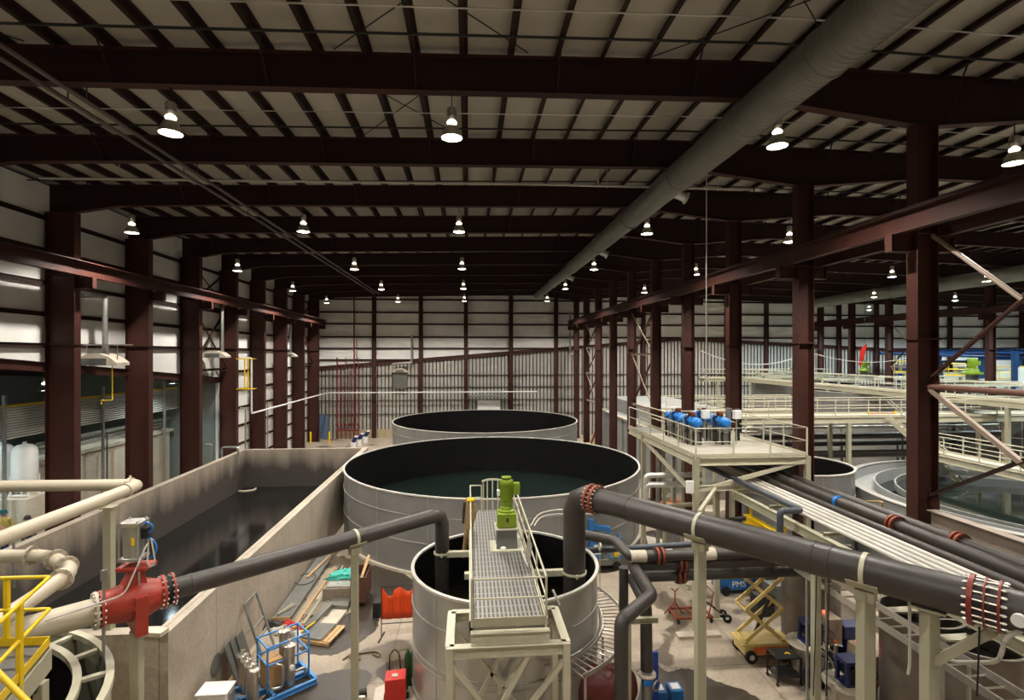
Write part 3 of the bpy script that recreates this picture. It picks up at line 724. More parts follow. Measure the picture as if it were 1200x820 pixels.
# =====================================================  MAIN PIPES
def saddle_post(label, foot, ptop, pipe_dir, R, w, group='pipe support posts', capz=None):
    """square post with a curved saddle plate and a strap over the pipe"""
    root = thing('pipe_support', label, 'support', (foot[0], foot[1], 0), group)
    d = V(pipe_dir).normalized(); zc = ptop.z
    m = MB(); m.bbar((foot[0], foot[1], 0), (foot[0], foot[1], zc-R-.06), w, w, .012); m.build('post', CREAM_D, root)
    MB().box(foot[0]-w, foot[0]+w, foot[1]-w, foot[1]+w, 0, .03).build('base_plate', CREAM_D, root)
    c = V((foot[0], foot[1], zc)); side = d.cross(V((0,0,1))).normalized()
    m = MB(); n = 14; vs = []
    for e in (-1, 1):
        for rr in (R+.004, R+.02):
            for i in range(n+1):
                a = -PI*.86 + PI*.72*i/n
                vs.append(c + d*(e*.26) + side*(rr*math.cos(a)) + V((0,0,rr*math.sin(a))))
    k = n+1; fs = []
    for i in range(n):
        fs += [(i, i+1, 2*k+i+1, 2*k+i), (k+i, 3*k+i, 3*k+i+1, k+i+1), (i, k+i, k+i+1, i+1), (2*k+i, 2*k+i+1, 3*k+i+1, 3*k+i)]
    fs += [(0, 2*k, 3*k, k), (n, k+n, 3*k+n, 2*k+n)]
    m.add(vs, fs); m.build('saddle_plate', CREAM_D, root)
    m = MB(); q = c - V((0,0,R+.12)); m.bar(q - d*.16, q + d*.16, w*1.1, .2); m.build('saddle_block', CREAM_D, root)
    m = MB(); x = side; m.lathe([(R+.004, -.04), (R+.018, -.04), (R+.018, .04), (R+.004, .04), (R+.004, -.04)], c, 28, d); m.build('pipe_strap', CREAM, root)
    return root
def clampring(m, p, d, R, n=18, L=.3, rb=.02):
    """spool flange pair with long tie bolts"""
    pass
# big black pipe into the small tank
Z6 = EYE - 4.15; R = .33
pv = at_d(673, 578, 15.5); pv.z = Z6
pe = at_z(1290, 742, Z6); dirp = (pe - pv).normalized()
root = thing('black_process_pipe', 'thickest black plastic pipe, elbowing down into the small tank', 'pipe', (pv.x, pv.y, 2))
elb = [V((pv.x, pv.y, 1.4)), V((pv.x, pv.y, Z6-.42)), V((pv.x, pv.y, Z6-.42)) + dirp*.1 + V((0,0,.25)), V((pv.x,pv.y,Z6)) + dirp*.42, V((pv.x,pv.y,Z6)) + dirp*.62]
elb = [V((pv.x, pv.y, 1.4)), V((pv.x, pv.y, Z6-.36)), V((pv.x, pv.y, Z6-.03))+dirp*.05+V((0,0,-.02)), V((pv.x,pv.y,Z6)) + dirp*.36, V((pv.x,pv.y,Z6)) + dirp*.95]
elb = [elb[0], V((pv.x,pv.y,Z6-.5)), V((pv.x,pv.y,Z6))+dirp*.17+V((0,0,-.17)), V((pv.x,pv.y,Z6))+dirp*.5, V((pv.x,pv.y,Z6))+dirp*.62]
m = MB(); m.tube(elb, R, 28); m.build('elbow', HDPE, root)
f1 = V((pv.x,pv.y,Z6)) + dirp*.62
m = MB(); m.tube([f1, pe], R, 32)
for s in (1.4, 5.9, 6.2): m.lathe([(R, -.03), (R+.012, -.02), (R+.012, .02), (R, .03)], f1 + dirp*s, 32, dirp)
m.build('pipe_run', HDPE, root)
def coupling(root, c, d, R, L, n, ringm, rodm, mid=0, br=.026):
    for s in ([-L/2, L/2] + [0]*mid):
        m = MB(); t = (.035 if s < 0 or not mid else .018) if s else .012
        m.lathe([(R+.002, s-t), (R+.09, s-t), (R+.09, s+t), (R+.002, s+t), (R+.002, s-t)], c, 36, d); m.build('backing_ring', ringm, root)
    x = d.cross(V((0,0,1))).normalized(); y = d.cross(x); m = MB()
    for i in range(n):
        a = 2*PI*i/n; o = c + (x*math.cos(a) + y*math.sin(a))*(R+.055)
        m.tube([o - d*(L/2+.1), o + d*(L/2+.1)], br*.62, 6)
        for s in (-1, 1): m.cyl(o + d*s*(L/2+.04), o + d*s*(L/2+.085), br, 6)
    m.build('tie_bolts', rodm, root)
coupling(root, f1 + dirp*.16, dirp, R, .2, 20, COPPER, STAIN, 0, .022)
s2 = (at_z(1158, 701, Z6) - f1).length
coupling(root, f1 + dirp*s2, dirp, R, .36, 18, REDC, STAIN, 1, .024)
m = MB(); q = f1 + dirp*(s2+.42); sd = dirp.cross(V((0,0,1))).normalized(); m.cyl(q+sd*.28, q+sd*.42, .09, 16, .1); m.build('blind_cap', WHITE, root)
m = MB(); m.lathe([(R+.005, -.03), (R+.04, -.03), (R+.04, .03), (R+.005, .03), (R+.005, -.03)], (pv.x, pv.y, 3.83), 32); m.box(pv.x-.03, pv.x+.03, pv.y-R-.1, pv.y-R-.02, 3.78, 3.88); m.build('pipe_clamp', CREAM, root)
for px_, lb, w in ((826, 'cream square post under the thick black pipe, nearest its elbow', .22), (1018, 'cream square post under the middle of the thick black pipe', .24)):
    q = at_z(px_, 588 + (px_-723)*.2625, Z6); q = f1 + dirp*((q - f1).dot(dirp)); saddle_post(lb, q, q, dirp, R, w)
q = at_z(1092, 685, Z6); q = f1 + dirp*((q - f1).dot(dirp))
root2 = thing('pipe_support', 'cream post with an angled knee brace under the thick black pipe', 'support', (q.x, q.y, 0), 'pipe support posts')
m = MB(); m.bbar((q.x, q.y, 0), (q.x, q.y, Z6-R-.03), .22, .22, .012); m.build('post', CREAM_D, root2)
m = MB(); m.bar(q + V((0,0,-1.35)), q + dirp*.85 + V((0,0,-R-.08)), .14, .14); m.build('knee_brace', CREAM_D, root2)
m = MB(); m.bar(q + V((0,0,-R-.02)) - dirp*.25, q + V((0,0,-R-.02)) + dirp*.25, .4, .03); m.build('cap_plate', CREAM_D, root2)

q = at_z(826, 588 + (826-723)*.2625, Z6); q = f1 + dirp*((q - f1).dot(dirp))
m = MB(); m.bbar(q + V((.1, .25, R-.05)), (9.6, 19.45, 5.2), .1, .1, .01); tag(m.build('tie_brace', CREAM, None, q), 'slim cream brace from the thick black pipe back to the pipe rack', 'brace')
for k_ in (0, 1):
    m = MB(); m.tube(path([at_d(622+4*k_, 616, 22.6), at_d(630+3*k_, 602+3*k_, 23.0), at_d(650, 597+5*k_, 23.2), at_d(700, 597+5*k_, 23.2)], .3), .03, 8); tag(m.build('conduit', WHITEP, None, at_d(650, 600, 23.2)), 'thin pale conduit bending along the wide tank front, ' + ('upper' if k_ == 0 else 'lower'), 'conduit')
# smaller black pipe from the red valve to the small tank
Z5 = EYE - 5.2; R2 = .228
e2 = at_d(518, 602, 17.0); e2.z = Z5
v1 = at_z(203, 690, Z5); d2 = (e2 - v1).normalized()
root = thing('black_process_pipe', 'black plastic pipe from the red valve, elbowing into the small tank', 'pipe', (e2.x, e2.y, 2))
m = MB(); m.tube([(e2.x, e2.y, 1.4), (e2.x, e2.y, Z5-.34), V((e2.x, e2.y, Z5-.1)) - d2*.1, e2 - d2*.34, e2 - d2*.5], R2, 24); m.build('elbow', HDPE, root)
m = MB(); m.tube([v1, e2 - d2*.5], R2, 24); m.lathe([(R2, -.03), (R2+.01, -.02), (R2+.01, .02), (R2, .03)], v1 + d2*.35, 24, d2); m.build('pipe_run', HDPE, root)
m = MB(); m.lathe([(R2+.005, -.03), (R2+.04, -.03), (R2+.04, .03), (R2+.005, .03), (R2+.005, -.03)], (e2.x, e2.y, 3.83), 24); m.box(e2.x-.03, e2.x+.03, e2.y-R2-.1, e2.y-R2-.02, 3.78, 3.88); m.build('pipe_clamp', CREAM, root)
q = at_z(411, 628, Z5); q = v1 + d2*((q - v1).dot(d2))
saddle_post('cream square post under the black pipe coming from the red valve', q, q, d2, R2, .19)

# red valve with pneumatic actuator
vl = at_z(112, 712, Z5); vl = v1 - d2*((v1 - vl).dot(d2)); vc = (vl + v1)*.5
Lv = (v1 - vl).length
root = thing('control_valve', 'big red flanged valve with a silver actuator beside the basin corner', 'valve', (vc.x, vc.y, Z5))
m = MB(); m.lathe([(.30, -Lv/2+.05), (.315, -Lv/2+.1), (.43, -.06), (.43, .08), (.315, Lv/2-.28), (.30, Lv/2-.22)], vc, 32, d2); m.build('body', RED, root)
side2 = d2.cross(V((0,0,1))).normalized()
m = MB()
for s in (-1, 1):
    pl = [(-Lv/2+.08, .27), (-.1, .46), (.1, .46), (Lv/2-.26, .27)]
    for (a, ra), (b, rb) in zip(pl, pl[1:]):
        m.bar(vc + d2*a + side2*s*ra*1.02, vc + d2*b + side2*s*rb*1.02, .035, .09)
m.build('body_rib', RED, root)
m = MB(); flange(m, vl + d2*.06, d2, .37, .05, 16, 32, .024); m.build('flange', [RED, ALU], root)
m = MB(); flange(m, v1 - d2*.2, d2, .36, .05, 16, 32, .024); m.build('flange', [RED, ALU], root)
m = MB(); flange(m, v1 - d2*.02, d2, .36, .03, 16, 32, .024); m.build('flange', [RED, ALU], root)
m = MB(); m.lathe([(.26, -.2), (.3, -.2), (.3, -.02), (.26, -.02)], v1, 32, d2); m.build('gasket_spool', RUBBER, root)
m = MB(); m.bar(vc + V((0,0,-.6)), vc + V((0,0,.2)), 1.0, .22, d2); m.build('gate_housing', RED, root)
gq = vc - V((0,0,0))
m = MB(); m.add([tuple(vc + d2*a_ + side2*b_ + V((0,0,h_))) for (a_,b_,h_) in ((-.3,-.2,.28),(.16,-.2,.28),(.16,.2,.28),(-.3,.2,.28),(-.1,-.16,.67),(.1,-.16,.67),(.1,.16,.67),(-.1,.16,.67))],[(3,2,1,0),(4,5,6,7),(0,1,5,4),(1,2,6,5),(2,3,7,6),(3,0,4,7)]); m.build('yoke', RED, root)
m = MB(); m.box(vc.x-.3, vc.x+.3, vc.y-.22, vc.y+.22, Z5+.66, Z5+.75); m.build('yoke_plate', RED, root, bevel=.02)
for s in (-1, 1):
    m = MB(); m.cyl(vc + side2*s*.2 + V((0,0,.3)), vc + side2*s*.2 + V((0,0,.9)), .025, 10); m.build('yoke_rod', ALU, root)
ac = vc + V((-.06, 0, 0))
m = MB(); m.box(ac.x-.215, ac.x+.215, ac.y-.2, ac.y+.2, Z5+.86, Z5+.93); m.build('actuator_base', ALU, root, bevel=.012)
m = MB(); m.lathe([(.001, .93), (.185, .93), (.185, 1.58), (.001, 1.58)], (ac.x, ac.y, Z5), 32); m.build('actuator_cylinder', GALV, root)
m = MB(); m.box(ac.x-.215, ac.x+.215, ac.y-.2, ac.y+.2, Z5+1.58, Z5+1.67)
for a in (-1, 1):
    for b in (-1, 1): m.cyl((ac.x+a*.16, ac.y+b*.15, Z5+1.66), (ac.x+a*.16, ac.y+b*.15, Z5+1.70), .03, 8)
m.build('actuator_head', ALU, root, bevel=.012)
for a in (-1, 1):
    for b in (-1, 1):
        m = MB(); m.cyl((ac.x+a*.19, ac.y+b*.175, Z5+.9), (ac.x+a*.19, ac.y+b*.175, Z5+1.62), .016, 8); m.build('tie_rod', ALU, root)
m = MB(); m.box(ac.x+.06, ac.x+.12, ac.y-.186, ac.y-.165, Z5+1.2, Z5+1.36); m.build('warning_sticker', YELL, root)
m = MB(); m.box(ac.x+.18, ac.x+.3, ac.y-.06, ac.y+.08, Z5+1.3, Z5+1.52); m.build('solenoid_block', BLACKM, root, bevel=.01)
m = MB(); m.tube([V((ac.x+.2, ac.y, Z5+1.62)) + V((.16*math.sin(t)+.02, 0, .14*(math.cos(t)-1)+.02*t)) for t in [i*.35 for i in range(9)]], .018, 8); m.build('air_hose', BLUE, root)
m = MB(); m.tube([V((ac.x+.26, ac.y, Z5+1.3)) + V((.2*math.sin(t), 0, .22*(math.cos(t)-1))) for t in [i*.35 for i in range(10)]], .018, 8); m.build('air_hose', BLUE, root)
m = MB(); m.tube(path([V((ac.x+.38, ac.y-.05, Z5+1.3)), V((ac.x+.5, ac.y-.1, Z5+.75)), V((ac.x+.35, ac.y-.15, Z5+.72)), V((ac.x+.36, ac.y-.1, Z5+1.28)), vc - d2*.3 - side2*-.5 + V((0,0,.35)), vl - d2*.8 + side2*.3 + V((0,0,.2))], .15, 5), .016, 8); m.build('signal_cable', WHITEP, root)
m = MB(); m.tube([(vc.x-.3, vc.y-.55, .1), (vc.x-.3, vc.y-.55, Z5+.86)], .03, 8); m.box(vc.x-.34, vc.x-.26, vc.y-.59, vc.y-.51, Z5+.65, Z5+.86); m.build('conduit_riser', GALV, root)
r = thing('pipe_support', 'cream square post under the red valve', 'support', (vc.x, vc.y-.1, 0), 'pipe support posts')
MB().bbar((vc.x, vc.y, 0), (vc.x, vc.y, Z5-.64), .2, .2, .012).build('post', CREAM_D, r)

# beige piping round the valve
root = thing('beige_process_pipe', 'wide beige pipe bolted to the red valve', 'pipe', (vl.x-1, vl.y, Z5))
b2 = vl - d2*1.75
m = MB(); m.tube([vl, b2], .255, 28); m.build('pipe_run', BEIGEP, root)
m = MB(); flange(m, vl - d2*.02, d2, .37, .05, 16, 32, .024); m.build('flange', [BEIGEP, ALU], root)
for s in (0, .1): m = MB(); flange(m, b2 - d2*s, d2, .36, .05, 16, 32, .022); m.build('flange', [BEIGEP, ALU], root)
m = MB(); b3 = b2 - d2*.1; m.tube(path([b3, b3 - d2*.7, b3 - d2*.7 + V((-.5, -.2, -1.6))], .5), .255, 28); m.build('elbow', BEIGEP, root)
Zs = EYE - 4.7
root = thing('beige_process_pipe', 'beige pipe doubling back in two flanged elbows above the wide beige pipe', 'pipe', (-9.5, 11, Zs))
pp = [at_z(-40, 652, Zs), at_z(58, 651, Zs), at_z(86, 669, Zs), at_z(22, 712, Zs), at_z(-20, 740, Zs)]
pth = path(pp[:4], .42, 8)
m = MB(); m.tube(pth + [pp[4]], .145, 20); m.build('pipe_run', BEIGEP, root)
for t in (1, 9, 10, 18):
    t = min(t, len(pth)-1); d = (pth[t] - pth[t-1]).normalized()
    m = MB(); flange(m, pth[t], d, .225, .05, 8, 24, .02); m.build('flange', [BEIGEP, GALV], root)
Zu = EYE - 3.75
root = thing('beige_process_pipe', 'long beige overhead pipe turning back on a post above the basin', 'pipe', (-9, 13.5, Zu))
c0 = at_z(154, 570, Zu); pa = at_z(-30, 570, Zu); pb = at_z(-40, 647, Zu)
pth = path([pa, c0 + V((.05, .22, 0)), c0 + V((.12, -.22, 0)), pb], .22, 6)
m = MB(); m.tube(pth, .16, 20); m.build('pipe_run', BEIGEP, root)
for t, d in ((1, (pth[1]-pth[0])), (len(pth)-2, (pth[-1]-pth[-2]))):
    m = MB(); m.lathe([(.16, -.05), (.2, -.05), (.2, .05), (.16, .05)], pth[t], 24, d); m.cyl(pth[t] + V((0,0,.18)), pth[t] + V((0,0,.26)), .03, 8); m.build('grooved_coupling', BEIGEP, root)
q = at_z(128, 586, Zu)
r = thing('pipe_support', 'tall cream post under the overhead beige pipe behind the valve', 'support', (q.x, q.y, 0), 'pipe support posts')
MB().bbar((q.x, q.y, 0), (q.x, q.y, Zu-.15), .2, .2, .012).build('post', CREAM_D, r)
MB().box(q.x-.15, q.x+.15, q.y-.15, q.y+.15, Zu-.19, Zu-.155).build('cap_plate', CREAM_D, r)
# round vessel with cream rim rings under the yellow platform
root = thing('storage_vessel', 'round vessel with cream double rim near the yellow platform', 'tank', (-10.3, 8.6, 0))
c = (-10.3, 8.6, 0); HV = 4.2
m = MB(); m.lathe([(4.0, 0), (4.0, HV-.1), (3.97, HV-.1), (3.97, .0)], c, 72); m.build('shell', CREAM_D, root)
for rr, zz in ((4.05, HV), (3.55, HV-.02)):
    m = MB(); m.lathe([(rr-.13, zz-.12), (rr, zz-.12), (rr, zz), (rr-.13, zz), (rr-.13, zz-.12)], c, 72); m.build('rim_ring', CREAM, root)
for i in range(22):
    a = 2*PI*i/22; m = MB(); m.bar((c[0]+3.5*math.cos(a), c[1]+3.5*math.sin(a), HV-.08), (c[0]+3.95*math.cos(a), c[1]+3.95*math.sin(a), HV-.08), .12, .06); m.build('rim_bracket', CREAM, root)
m = MB(); m.lathe([(3.46, .3), (3.46, HV-.1)], c, 72); m.build('inner_shell', BLACK, root)
# yellow railed platform at the picture corner
ZP = 5.8
root = thing('yellow_platform', 'yellow railed steel platform corner with grating and steps', 'platform', (-7.3, 7.4, ZP))
A = at_z(8, 756, ZP); Cc = at_z(58, 755, ZP); N1 = at_z(23, 797, ZP); N2 = at_z(-30, 843, ZP)
away = V((-1.6, -.1, 0)); A2 = A + V((-2.0, .0, 0))
N2 = Cc + (N1 - Cc).normalized()*2.6
m = MB(); m.prism([(p.x, p.y) for p in (A2, A, Cc, N2, N2 + V((-2.6, 0, 0)))], ZP-.05, ZP); m.build('grating_deck', mat('dark_platform_grating', (98, 96, 92), .55, .4), root)
m = MB()
for a, b in ((A2, Cc), (Cc, N2)): m.bar(a + V((0,0,-.22)), b + V((0,0,-.22)), .06, .32)
m.build('edge_beam', CREAM_D, root)
for z in (1.05, .55):
    m = MB(); m.tube(path([A2 + V((0,0,z)), Cc + V((0,0,z)), N2 + V((0,0,z))], .03, 3), .028, 10); m.build('guard_rail', YELL, root)
m = MB()
for a, b in ((A2, Cc), (Cc, N2)): m.bar(a + V((0,0,.06)), b + V((0,0,.06)), .012, .13)
m.build('toe_plate', YELL, root)
for p in (A, N1, Cc + (N1-Cc).normalized()*2.2):
    m = MB(); m.bar(p + V((0,0,-.18)), p + V((0,0,1.05)), .06, .06); m.build('rail_post', YELL, root)
h0 = at_d(-20, 770, 5.6); h1 = at_d(60, 850, 5.2)
m = MB(); m.tube([h0, h1], .03, 10); m.build('stair_rail', YELL, root)
L0 = Cc + (N1-Cc).normalized()*.35 + V((.02, 0, -.38))
m = MB(); m.bbar((L0.x, L0.y, 0), (L0.x, L0.y, L0.z), .14, .14, .01); m.build('leg', CREAM_D, root)
m = MB(); m.bar(L0 + V((0,0,-.05)), L0 + V((-1.2, 0, -.05)), .14, .14); m.build('leg_beam', CREAM_D, root)
# =====================================================  PUMP PLATFORM AND PIPE RACK
PX0, PX1, PY0, PY1, PZ = 8.37, 12.7, 18.6, 24.4, 6.5
root = thing('pump_platform', 'cream railed steel platform carrying the blue pumps', 'platform', (10.5, 21.5, 0))
m = MB(); m.box(PX0, PX1, PY0, PY1, PZ-.02, PZ); m.build('deck_plate', mat('grey_deck_plate', (168, 162, 148), .55, .1, .12, 2), root)
for a, b in (((PX0,PY0),(PX1,PY0)),((PX0,PY1),(PX1,PY1)),((PX0,PY0),(PX0,26.6)),((PX1,PY0),(PX1,PY1)),((PX0,21.5),(PX1,21.5))):
    m = MB(); m.ibeam((a[0],a[1],PZ-.17),(b[0],b[1],PZ-.17),.28,.18,.02,.014); m.build('edge_beam', CREAM, root)
m = MB(); m.box(PX0, PX0+1.0, PY1, 26.6, PZ-.03, PZ); m.build('gangway_deck', GRATE, root)
m = MB(); m.ibeam((PX0+1.0, PY1, PZ-.17), (PX0+1.0, 26.6, PZ-.17), .28, .18); m.build('edge_beam', CREAM, root)
for (x, y) in ((PX0,PY0),(PX1,PY0),(PX0,PY1),(PX1,PY1-.2),(9.65,19.6)):
    m = MB(); zt = PZ-.03 if x != 9.65 else 5.3; m.bbar((x,y,0),(x,y,zt),.2,.2,.015); m.build('leg', CREAM_D, root)
    MB().box(x-.2,x+.2,y-.2,y+.2,0,.03).build('base_plate', CREAM_D, root)
m = MB(); m.bar((PX0+.1,PY0,5.25),(PX1-.1,PY0,6.3),.13,.13); m.build('diagonal_brace', CREAM, root)
m = MB(); m.bar((PX0,PY0+.2,5.1),(PX0,PY1-.1,6.2),.12,.12); m.build('diagonal_brace', CREAM, root)
m = MB(); m.ibeam((PX0,PY0,5.35),(PX1,PY0,5.35),.2,.16); m.build('rack_beam', CREAM, root)
railing(root, [(PX0,26.6,PZ),(PX0,PY0,PZ),(PX1,PY0,PZ),(PX1,PY1,PZ)], CREAM, 1.05, 1.5, .024)
railing(root, [(PX0+1.0,26.6,PZ),(PX0+1.0,PY1,PZ),(PX1,PY1,PZ)], CREAM, 1.05, 1.5, .024)
# pumps: four blue double-drum actuators on stands
def make_pump(label):
    r = thing('blue_pump', label, 'pump', (0,0,0), 'blue pumps')
    for s in (-1, 1):
        m = MB(); m.lathe([(.001,-.34),(.1,-.32),(.17,-.26),(.215,-.16),(.22,.0),(.22,.18),(.24,.185),(.24,.24),(.15,.245),(.001,.25)], (s*.4,0,.92), 24, (-s,0,0)); m.build('drum', BLUE, r)
    m = MB(); m.lathe([(.09,-.1),(.13,-.06),(.13,.06),(.09,.1)], (0,0,.92), 16, (1,0,0)); m.build('coupling', BLACKM, r)
    m = MB(); m.tube([(-.3,.06,.68),(-.3,.06,.64),(.3,.06,.64),(.3,.06,.68)],.05,10); m.build('suction_manifold', STAIN, r)
    m = MB(); m.tube([(-.3,.0,1.15),(-.3,.0,1.22),(.3,.0,1.22),(.3,.0,1.15)],.045,10); m.build('discharge_manifold', BLACKM, r)
    m = MB(); m.box(-.6,.6,-.2,.2,.56,.59); m.build('stand_top', GALV_D, r)
    for a in (-1,1):
        for b in (-1,1):
            m = MB(); m.bar((a*.55,b*.17,0),(a*.55,b*.17,.57),.05,.05); m.build('leg', BLACKM, r)
    m = MB(); m.tube(path([(.0,-.1,1.22),(.0,-.3,1.22),(.0,-.3,.02)],.08),.03,8); m.build('air_line', STAIN, r)
    m = MB(); m.box(-.1,.1,.02,.2,1.12,1.32); m.build('pilot_valve', COPPER, r)
    for k,(xx,yy,mt_) in enumerate(((-.45,-.26,BLACKM),(-.2,-.3,STAIN),(.25,-.28,BLACKM),(.48,-.26,STAIN),(.1,.28,GALV),(-.35,.28,BLACKM))):
        m = MB(); m.tube([(xx,yy,.0),(xx,yy,.75+.12*(k%3))],.03,8); m.cyl((xx,yy,.5),(xx,yy,.6),.055,10); m.build('riser_pipe', mt_, r)
    m = MB(); m.box(-.5,.5,-.14,.16,.04,.46); m.build('base_tank', GALV_D, r)
    m = MB(); m.tube([(-.45,-.26,.84),(-.2,-.2,1.0),(.1,-.1,1.18)],.025,6); m.tube([(.48,-.26,.8),(.3,-.1,1.2)],.025,6); m.build('hose', BLACKM, r)
    return r
proto = None
for i, (x, y, lab) in enumerate(((9.55,23.3,'blue pump in the rear row, toward the small tank'),(9.45,21.6,'blue pump in the front row, toward the small tank'),(10.8,23.3,'blue pump in the rear row, toward the brown columns'),(10.7,21.6,'blue pump in the front row, toward the brown columns'))):
    if proto is None: r = proto = make_pump(lab)
    else: r = copy_tree(proto); r['label'] = lab
    r.location = (x, y, PZ); r.rotation_euler = (0,0,math.radians(-80))
for i, (x, y) in enumerate(((10.1,21.5),(11.4,21.3))):
    r = thing('control_box', 'small white control box on a post, ' + ('between the blue pumps' if i == 0 else 'outermost beside the blue pumps'), 'box', (x,y,PZ))
    m = MB(); m.box(x-.16,x+.16,y-.09,y+.09,PZ+1.05,PZ+1.42); m.build('enclosure', WHITE, r, bevel=.015)
    m = MB(); m.bar((x,y+.05,PZ),(x,y+.05,PZ+1.1),.05,.05); m.build('post', GALV, r)
    m = MB(); m.box(x-.13,x+.13,y-.1,y-.09,PZ+1.1,PZ+1.38); m.build('door', WHITE, r)
for i,(x,y) in enumerate(((11.55,22.3),(11.85,22.1))):
    m = MB(); m.cyl((x,y,PZ),(x,y,PZ+1.35),.1,16); m.cyl((x,y,PZ+1.35),(x,y,PZ+1.4),.14,16); tag(m.build('filter_canister', BLACKM if i else STAIN, None, (x,y,PZ)), ('dark' if i else 'steel') + ' upright filter canister beside the blue pumps', 'filter')

# pipe rack beside the middle columns
RZ = 5.42
root = thing('pipe_rack', 'cream steel rack carrying the white and black pipes', 'rack', (11,12,0))
for x in (9.75, 12.6):
    m = MB(); m.ibeam((x,5.0,5.15),(x,PY0-.2,5.15),.26,.18,.02,.014); m.build('rack_girder', CREAM_D, root)
for y in (6.0, 8.6, 11.2, 13.6, 16.2, 18.2):
    m = MB(); m.chan((9.75,y,5.33),(12.6,y,5.33),.12,.08); m.build('cross_bearer', CREAM_D, root)
for (x,y) in ((9.75,7.6),(9.75,13.9),(12.6,7.6)):
    m = MB(); m.bbar((x,y,0),(x,y,5.02),.2,.2,.012); m.build('leg', CREAM_D, root)
for i in range(5):
    x = 10.06 + i*.235
    m = MB(); m.tube([(x,3.5,RZ+.07),(x,26,RZ+.07)],.058,12)
    tag(m.build('white_rack_pipe', WHITEP, None, (x,12,RZ)), 'white pipe on the rack, %s counted toward the brown columns' % ORD[i], 'pipe', 'white rack pipes')
def rackpipe(x,z,r,mt,lab,y0=3.5,y1=27,clamps=(),cm=None):
    root = thing('rack_pipe', lab, 'pipe', (x,12,z), 'black rack pipes')
    m = MB(); m.tube([(x,y0,z),(x,y1,z)],r,20); m.build('pipe_run', mt, root)
    for y in clamps: coupling(root, V((x,y,z)), V((0,1,0)), r, .14, 12, COPPER, BLACKM, 0, .02)
rackpipe(11.28,RZ+.1,.1,HDPE,'slim black pipe on the rack next to the white pipes')
rackpipe(11.72,RZ+.19,.17,HDPE,'wide black pipe on the rack with a dark red clamp', clamps=(13.4,))
rackpipe(12.3,RZ+.17,.15,HDPE,'grey black pipe on the rack nearest the brown columns', clamps=(12.1,))
m = MB(); m.lathe([(.175,-.06),(.2,-.06),(.2,.06),(.175,.06)],(11.72,15.6,RZ+.19),20,(0,1,0)); tag(m.build('pipe_sleeve', BLUE, None, (11.72,15.6,RZ)), 'small blue sleeve on the wide black rack pipe', 'sleeve')
pe1 = at_z(936,598,RZ+.24)
m = MB(); m.tube(path([(9.86,24,RZ+.24),(9.86,pe1.y,RZ+.24),(9.2,pe1.y,RZ+.24),(9.2,pe1.y,RZ-.6)],.14),.095,16)
tag(m.build('rack_pipe', HDPE_B, None, (9.86,16,RZ)), 'bluish grey pipe turning down before the white pipes', 'pipe', 'black rack pipes')
m = MB(); m.tube(path([at_y(1010,601,15.2)+V((0,0,0)), at_y(1016,587,15.2), at_y(1034,588,14.6), at_y(1034,594,14.6)],.05),.03,8)
tag(m.build('vent_pipe', mat('brass_pipe',(190,160,100),.4,.6), None, at_y(1016,590,15.2)), 'small brass vent pipe above the black rack pipes', 'pipe')
# horizontal black pipes on their way from the rack to the small tank
ZH = 3.6
def bent(name, mt, pts, r, lab, rad=.3, n=20, cl=()):
    root = thing(name, lab, 'pipe', pts[0], 'floor level black pipes')
    m = MB(); m.tube(path(pts, rad, 5), r, n); m.build('pipe_run', mt, root)
    for c, d in cl: coupling(root, V(c), V(d), r, .16, 12, COPPER, BLACKM, 0, .02)
    return root
yA = 16.7
bent('black_floor_pipe', HDPE, [at_d(676,625,17.6), at_z(722,634,4.1), at_z(738,652,3.95), (12.4,at_z(738,652,3.95).y,3.95)], .165, 'black pipe kinked down beside the small tank, uppermost of the three level runs', .25, 20, [((6.0,at_z(738,652,3.95).y,3.95),(1,0,0))])
m = MB(); m.lathe([(.172,-.25),(.19,-.25),(.19,.25),(.172,.25)],(5.3,at_z(738,652,3.95).y,3.95),20,(1,0,0)); tag(m.build('pipe_sleeve', CONC_L, None, (5.3,at_z(738,652,3.95).y,3.95)), 'white sleeve round the uppermost level black pipe', 'sleeve')
m = MB(); m.lathe([(.172,-.25),(.19,-.25),(.19,.25),(.172,.25)],(7.55,at_z(738,652,3.95).y,3.95),20,(1,0,0)); tag(m.build('pipe_sleeve', CONC_L, None, (7.55,at_z(738,652,3.95).y,3.95)), 'white sleeve on the uppermost level black pipe behind the cream post', 'sleeve')
A = at_z(741,662,ZH); B = at_z(764,697,ZH); Cq = at_z(728,727,ZH)
bent('black_floor_pipe', HDPE, [(12.4,A.y,ZH), A, B, Cq, (Cq.x-.02,Cq.y-.05,.6)], .18, 'black pipe with a zigzag of elbows dropping beside the small tank', .22, 20, [((A.x+1.6,A.y,ZH),(1,0,0))])
A2 = at_z(740,676,3.15); B2 = at_z(757,708,3.15)
bent('black_floor_pipe', HDPE, [(12.4,A2.y,3.15), A2, B2, (B2.x,B2.y-.05,1.3)], .17, 'lowest level black pipe ending above the blue valve', .22, 20, [((A2.x+1.6,A2.y,3.15),(1,0,0))])
bent('black_floor_pipe', HDPE, [(A.x-.25,A.y+.1,ZH-.1),(A.x-.25,A.y+.1,.4)], .15, 'short upright black pipe behind the zigzag elbows', .2)
bent('black_floor_pipe', HDPE_B, [at_d(676,646,17.6), at_z(832,636,3.95)], .1, 'thin bluish pipe running level past the small tank', .2, 14)
for px_ in (703, 822):
    q = at_z(px_, 640, 3.95); m = MB(); m.lathe([(.105,-.03),(.125,-.03),(.125,.03),(.105,.03)],q,16,(1,0,-.02)); m.bar(q+V((0,0,-.12)), q+V((0,0,-1.4)), .02); tag(m.build('pipe_clip', CREAM, None, q), 'cream clip on the thin bluish pipe, ' + ('near the small tank' if px_ < 800 else 'near the cream post'), 'clip')
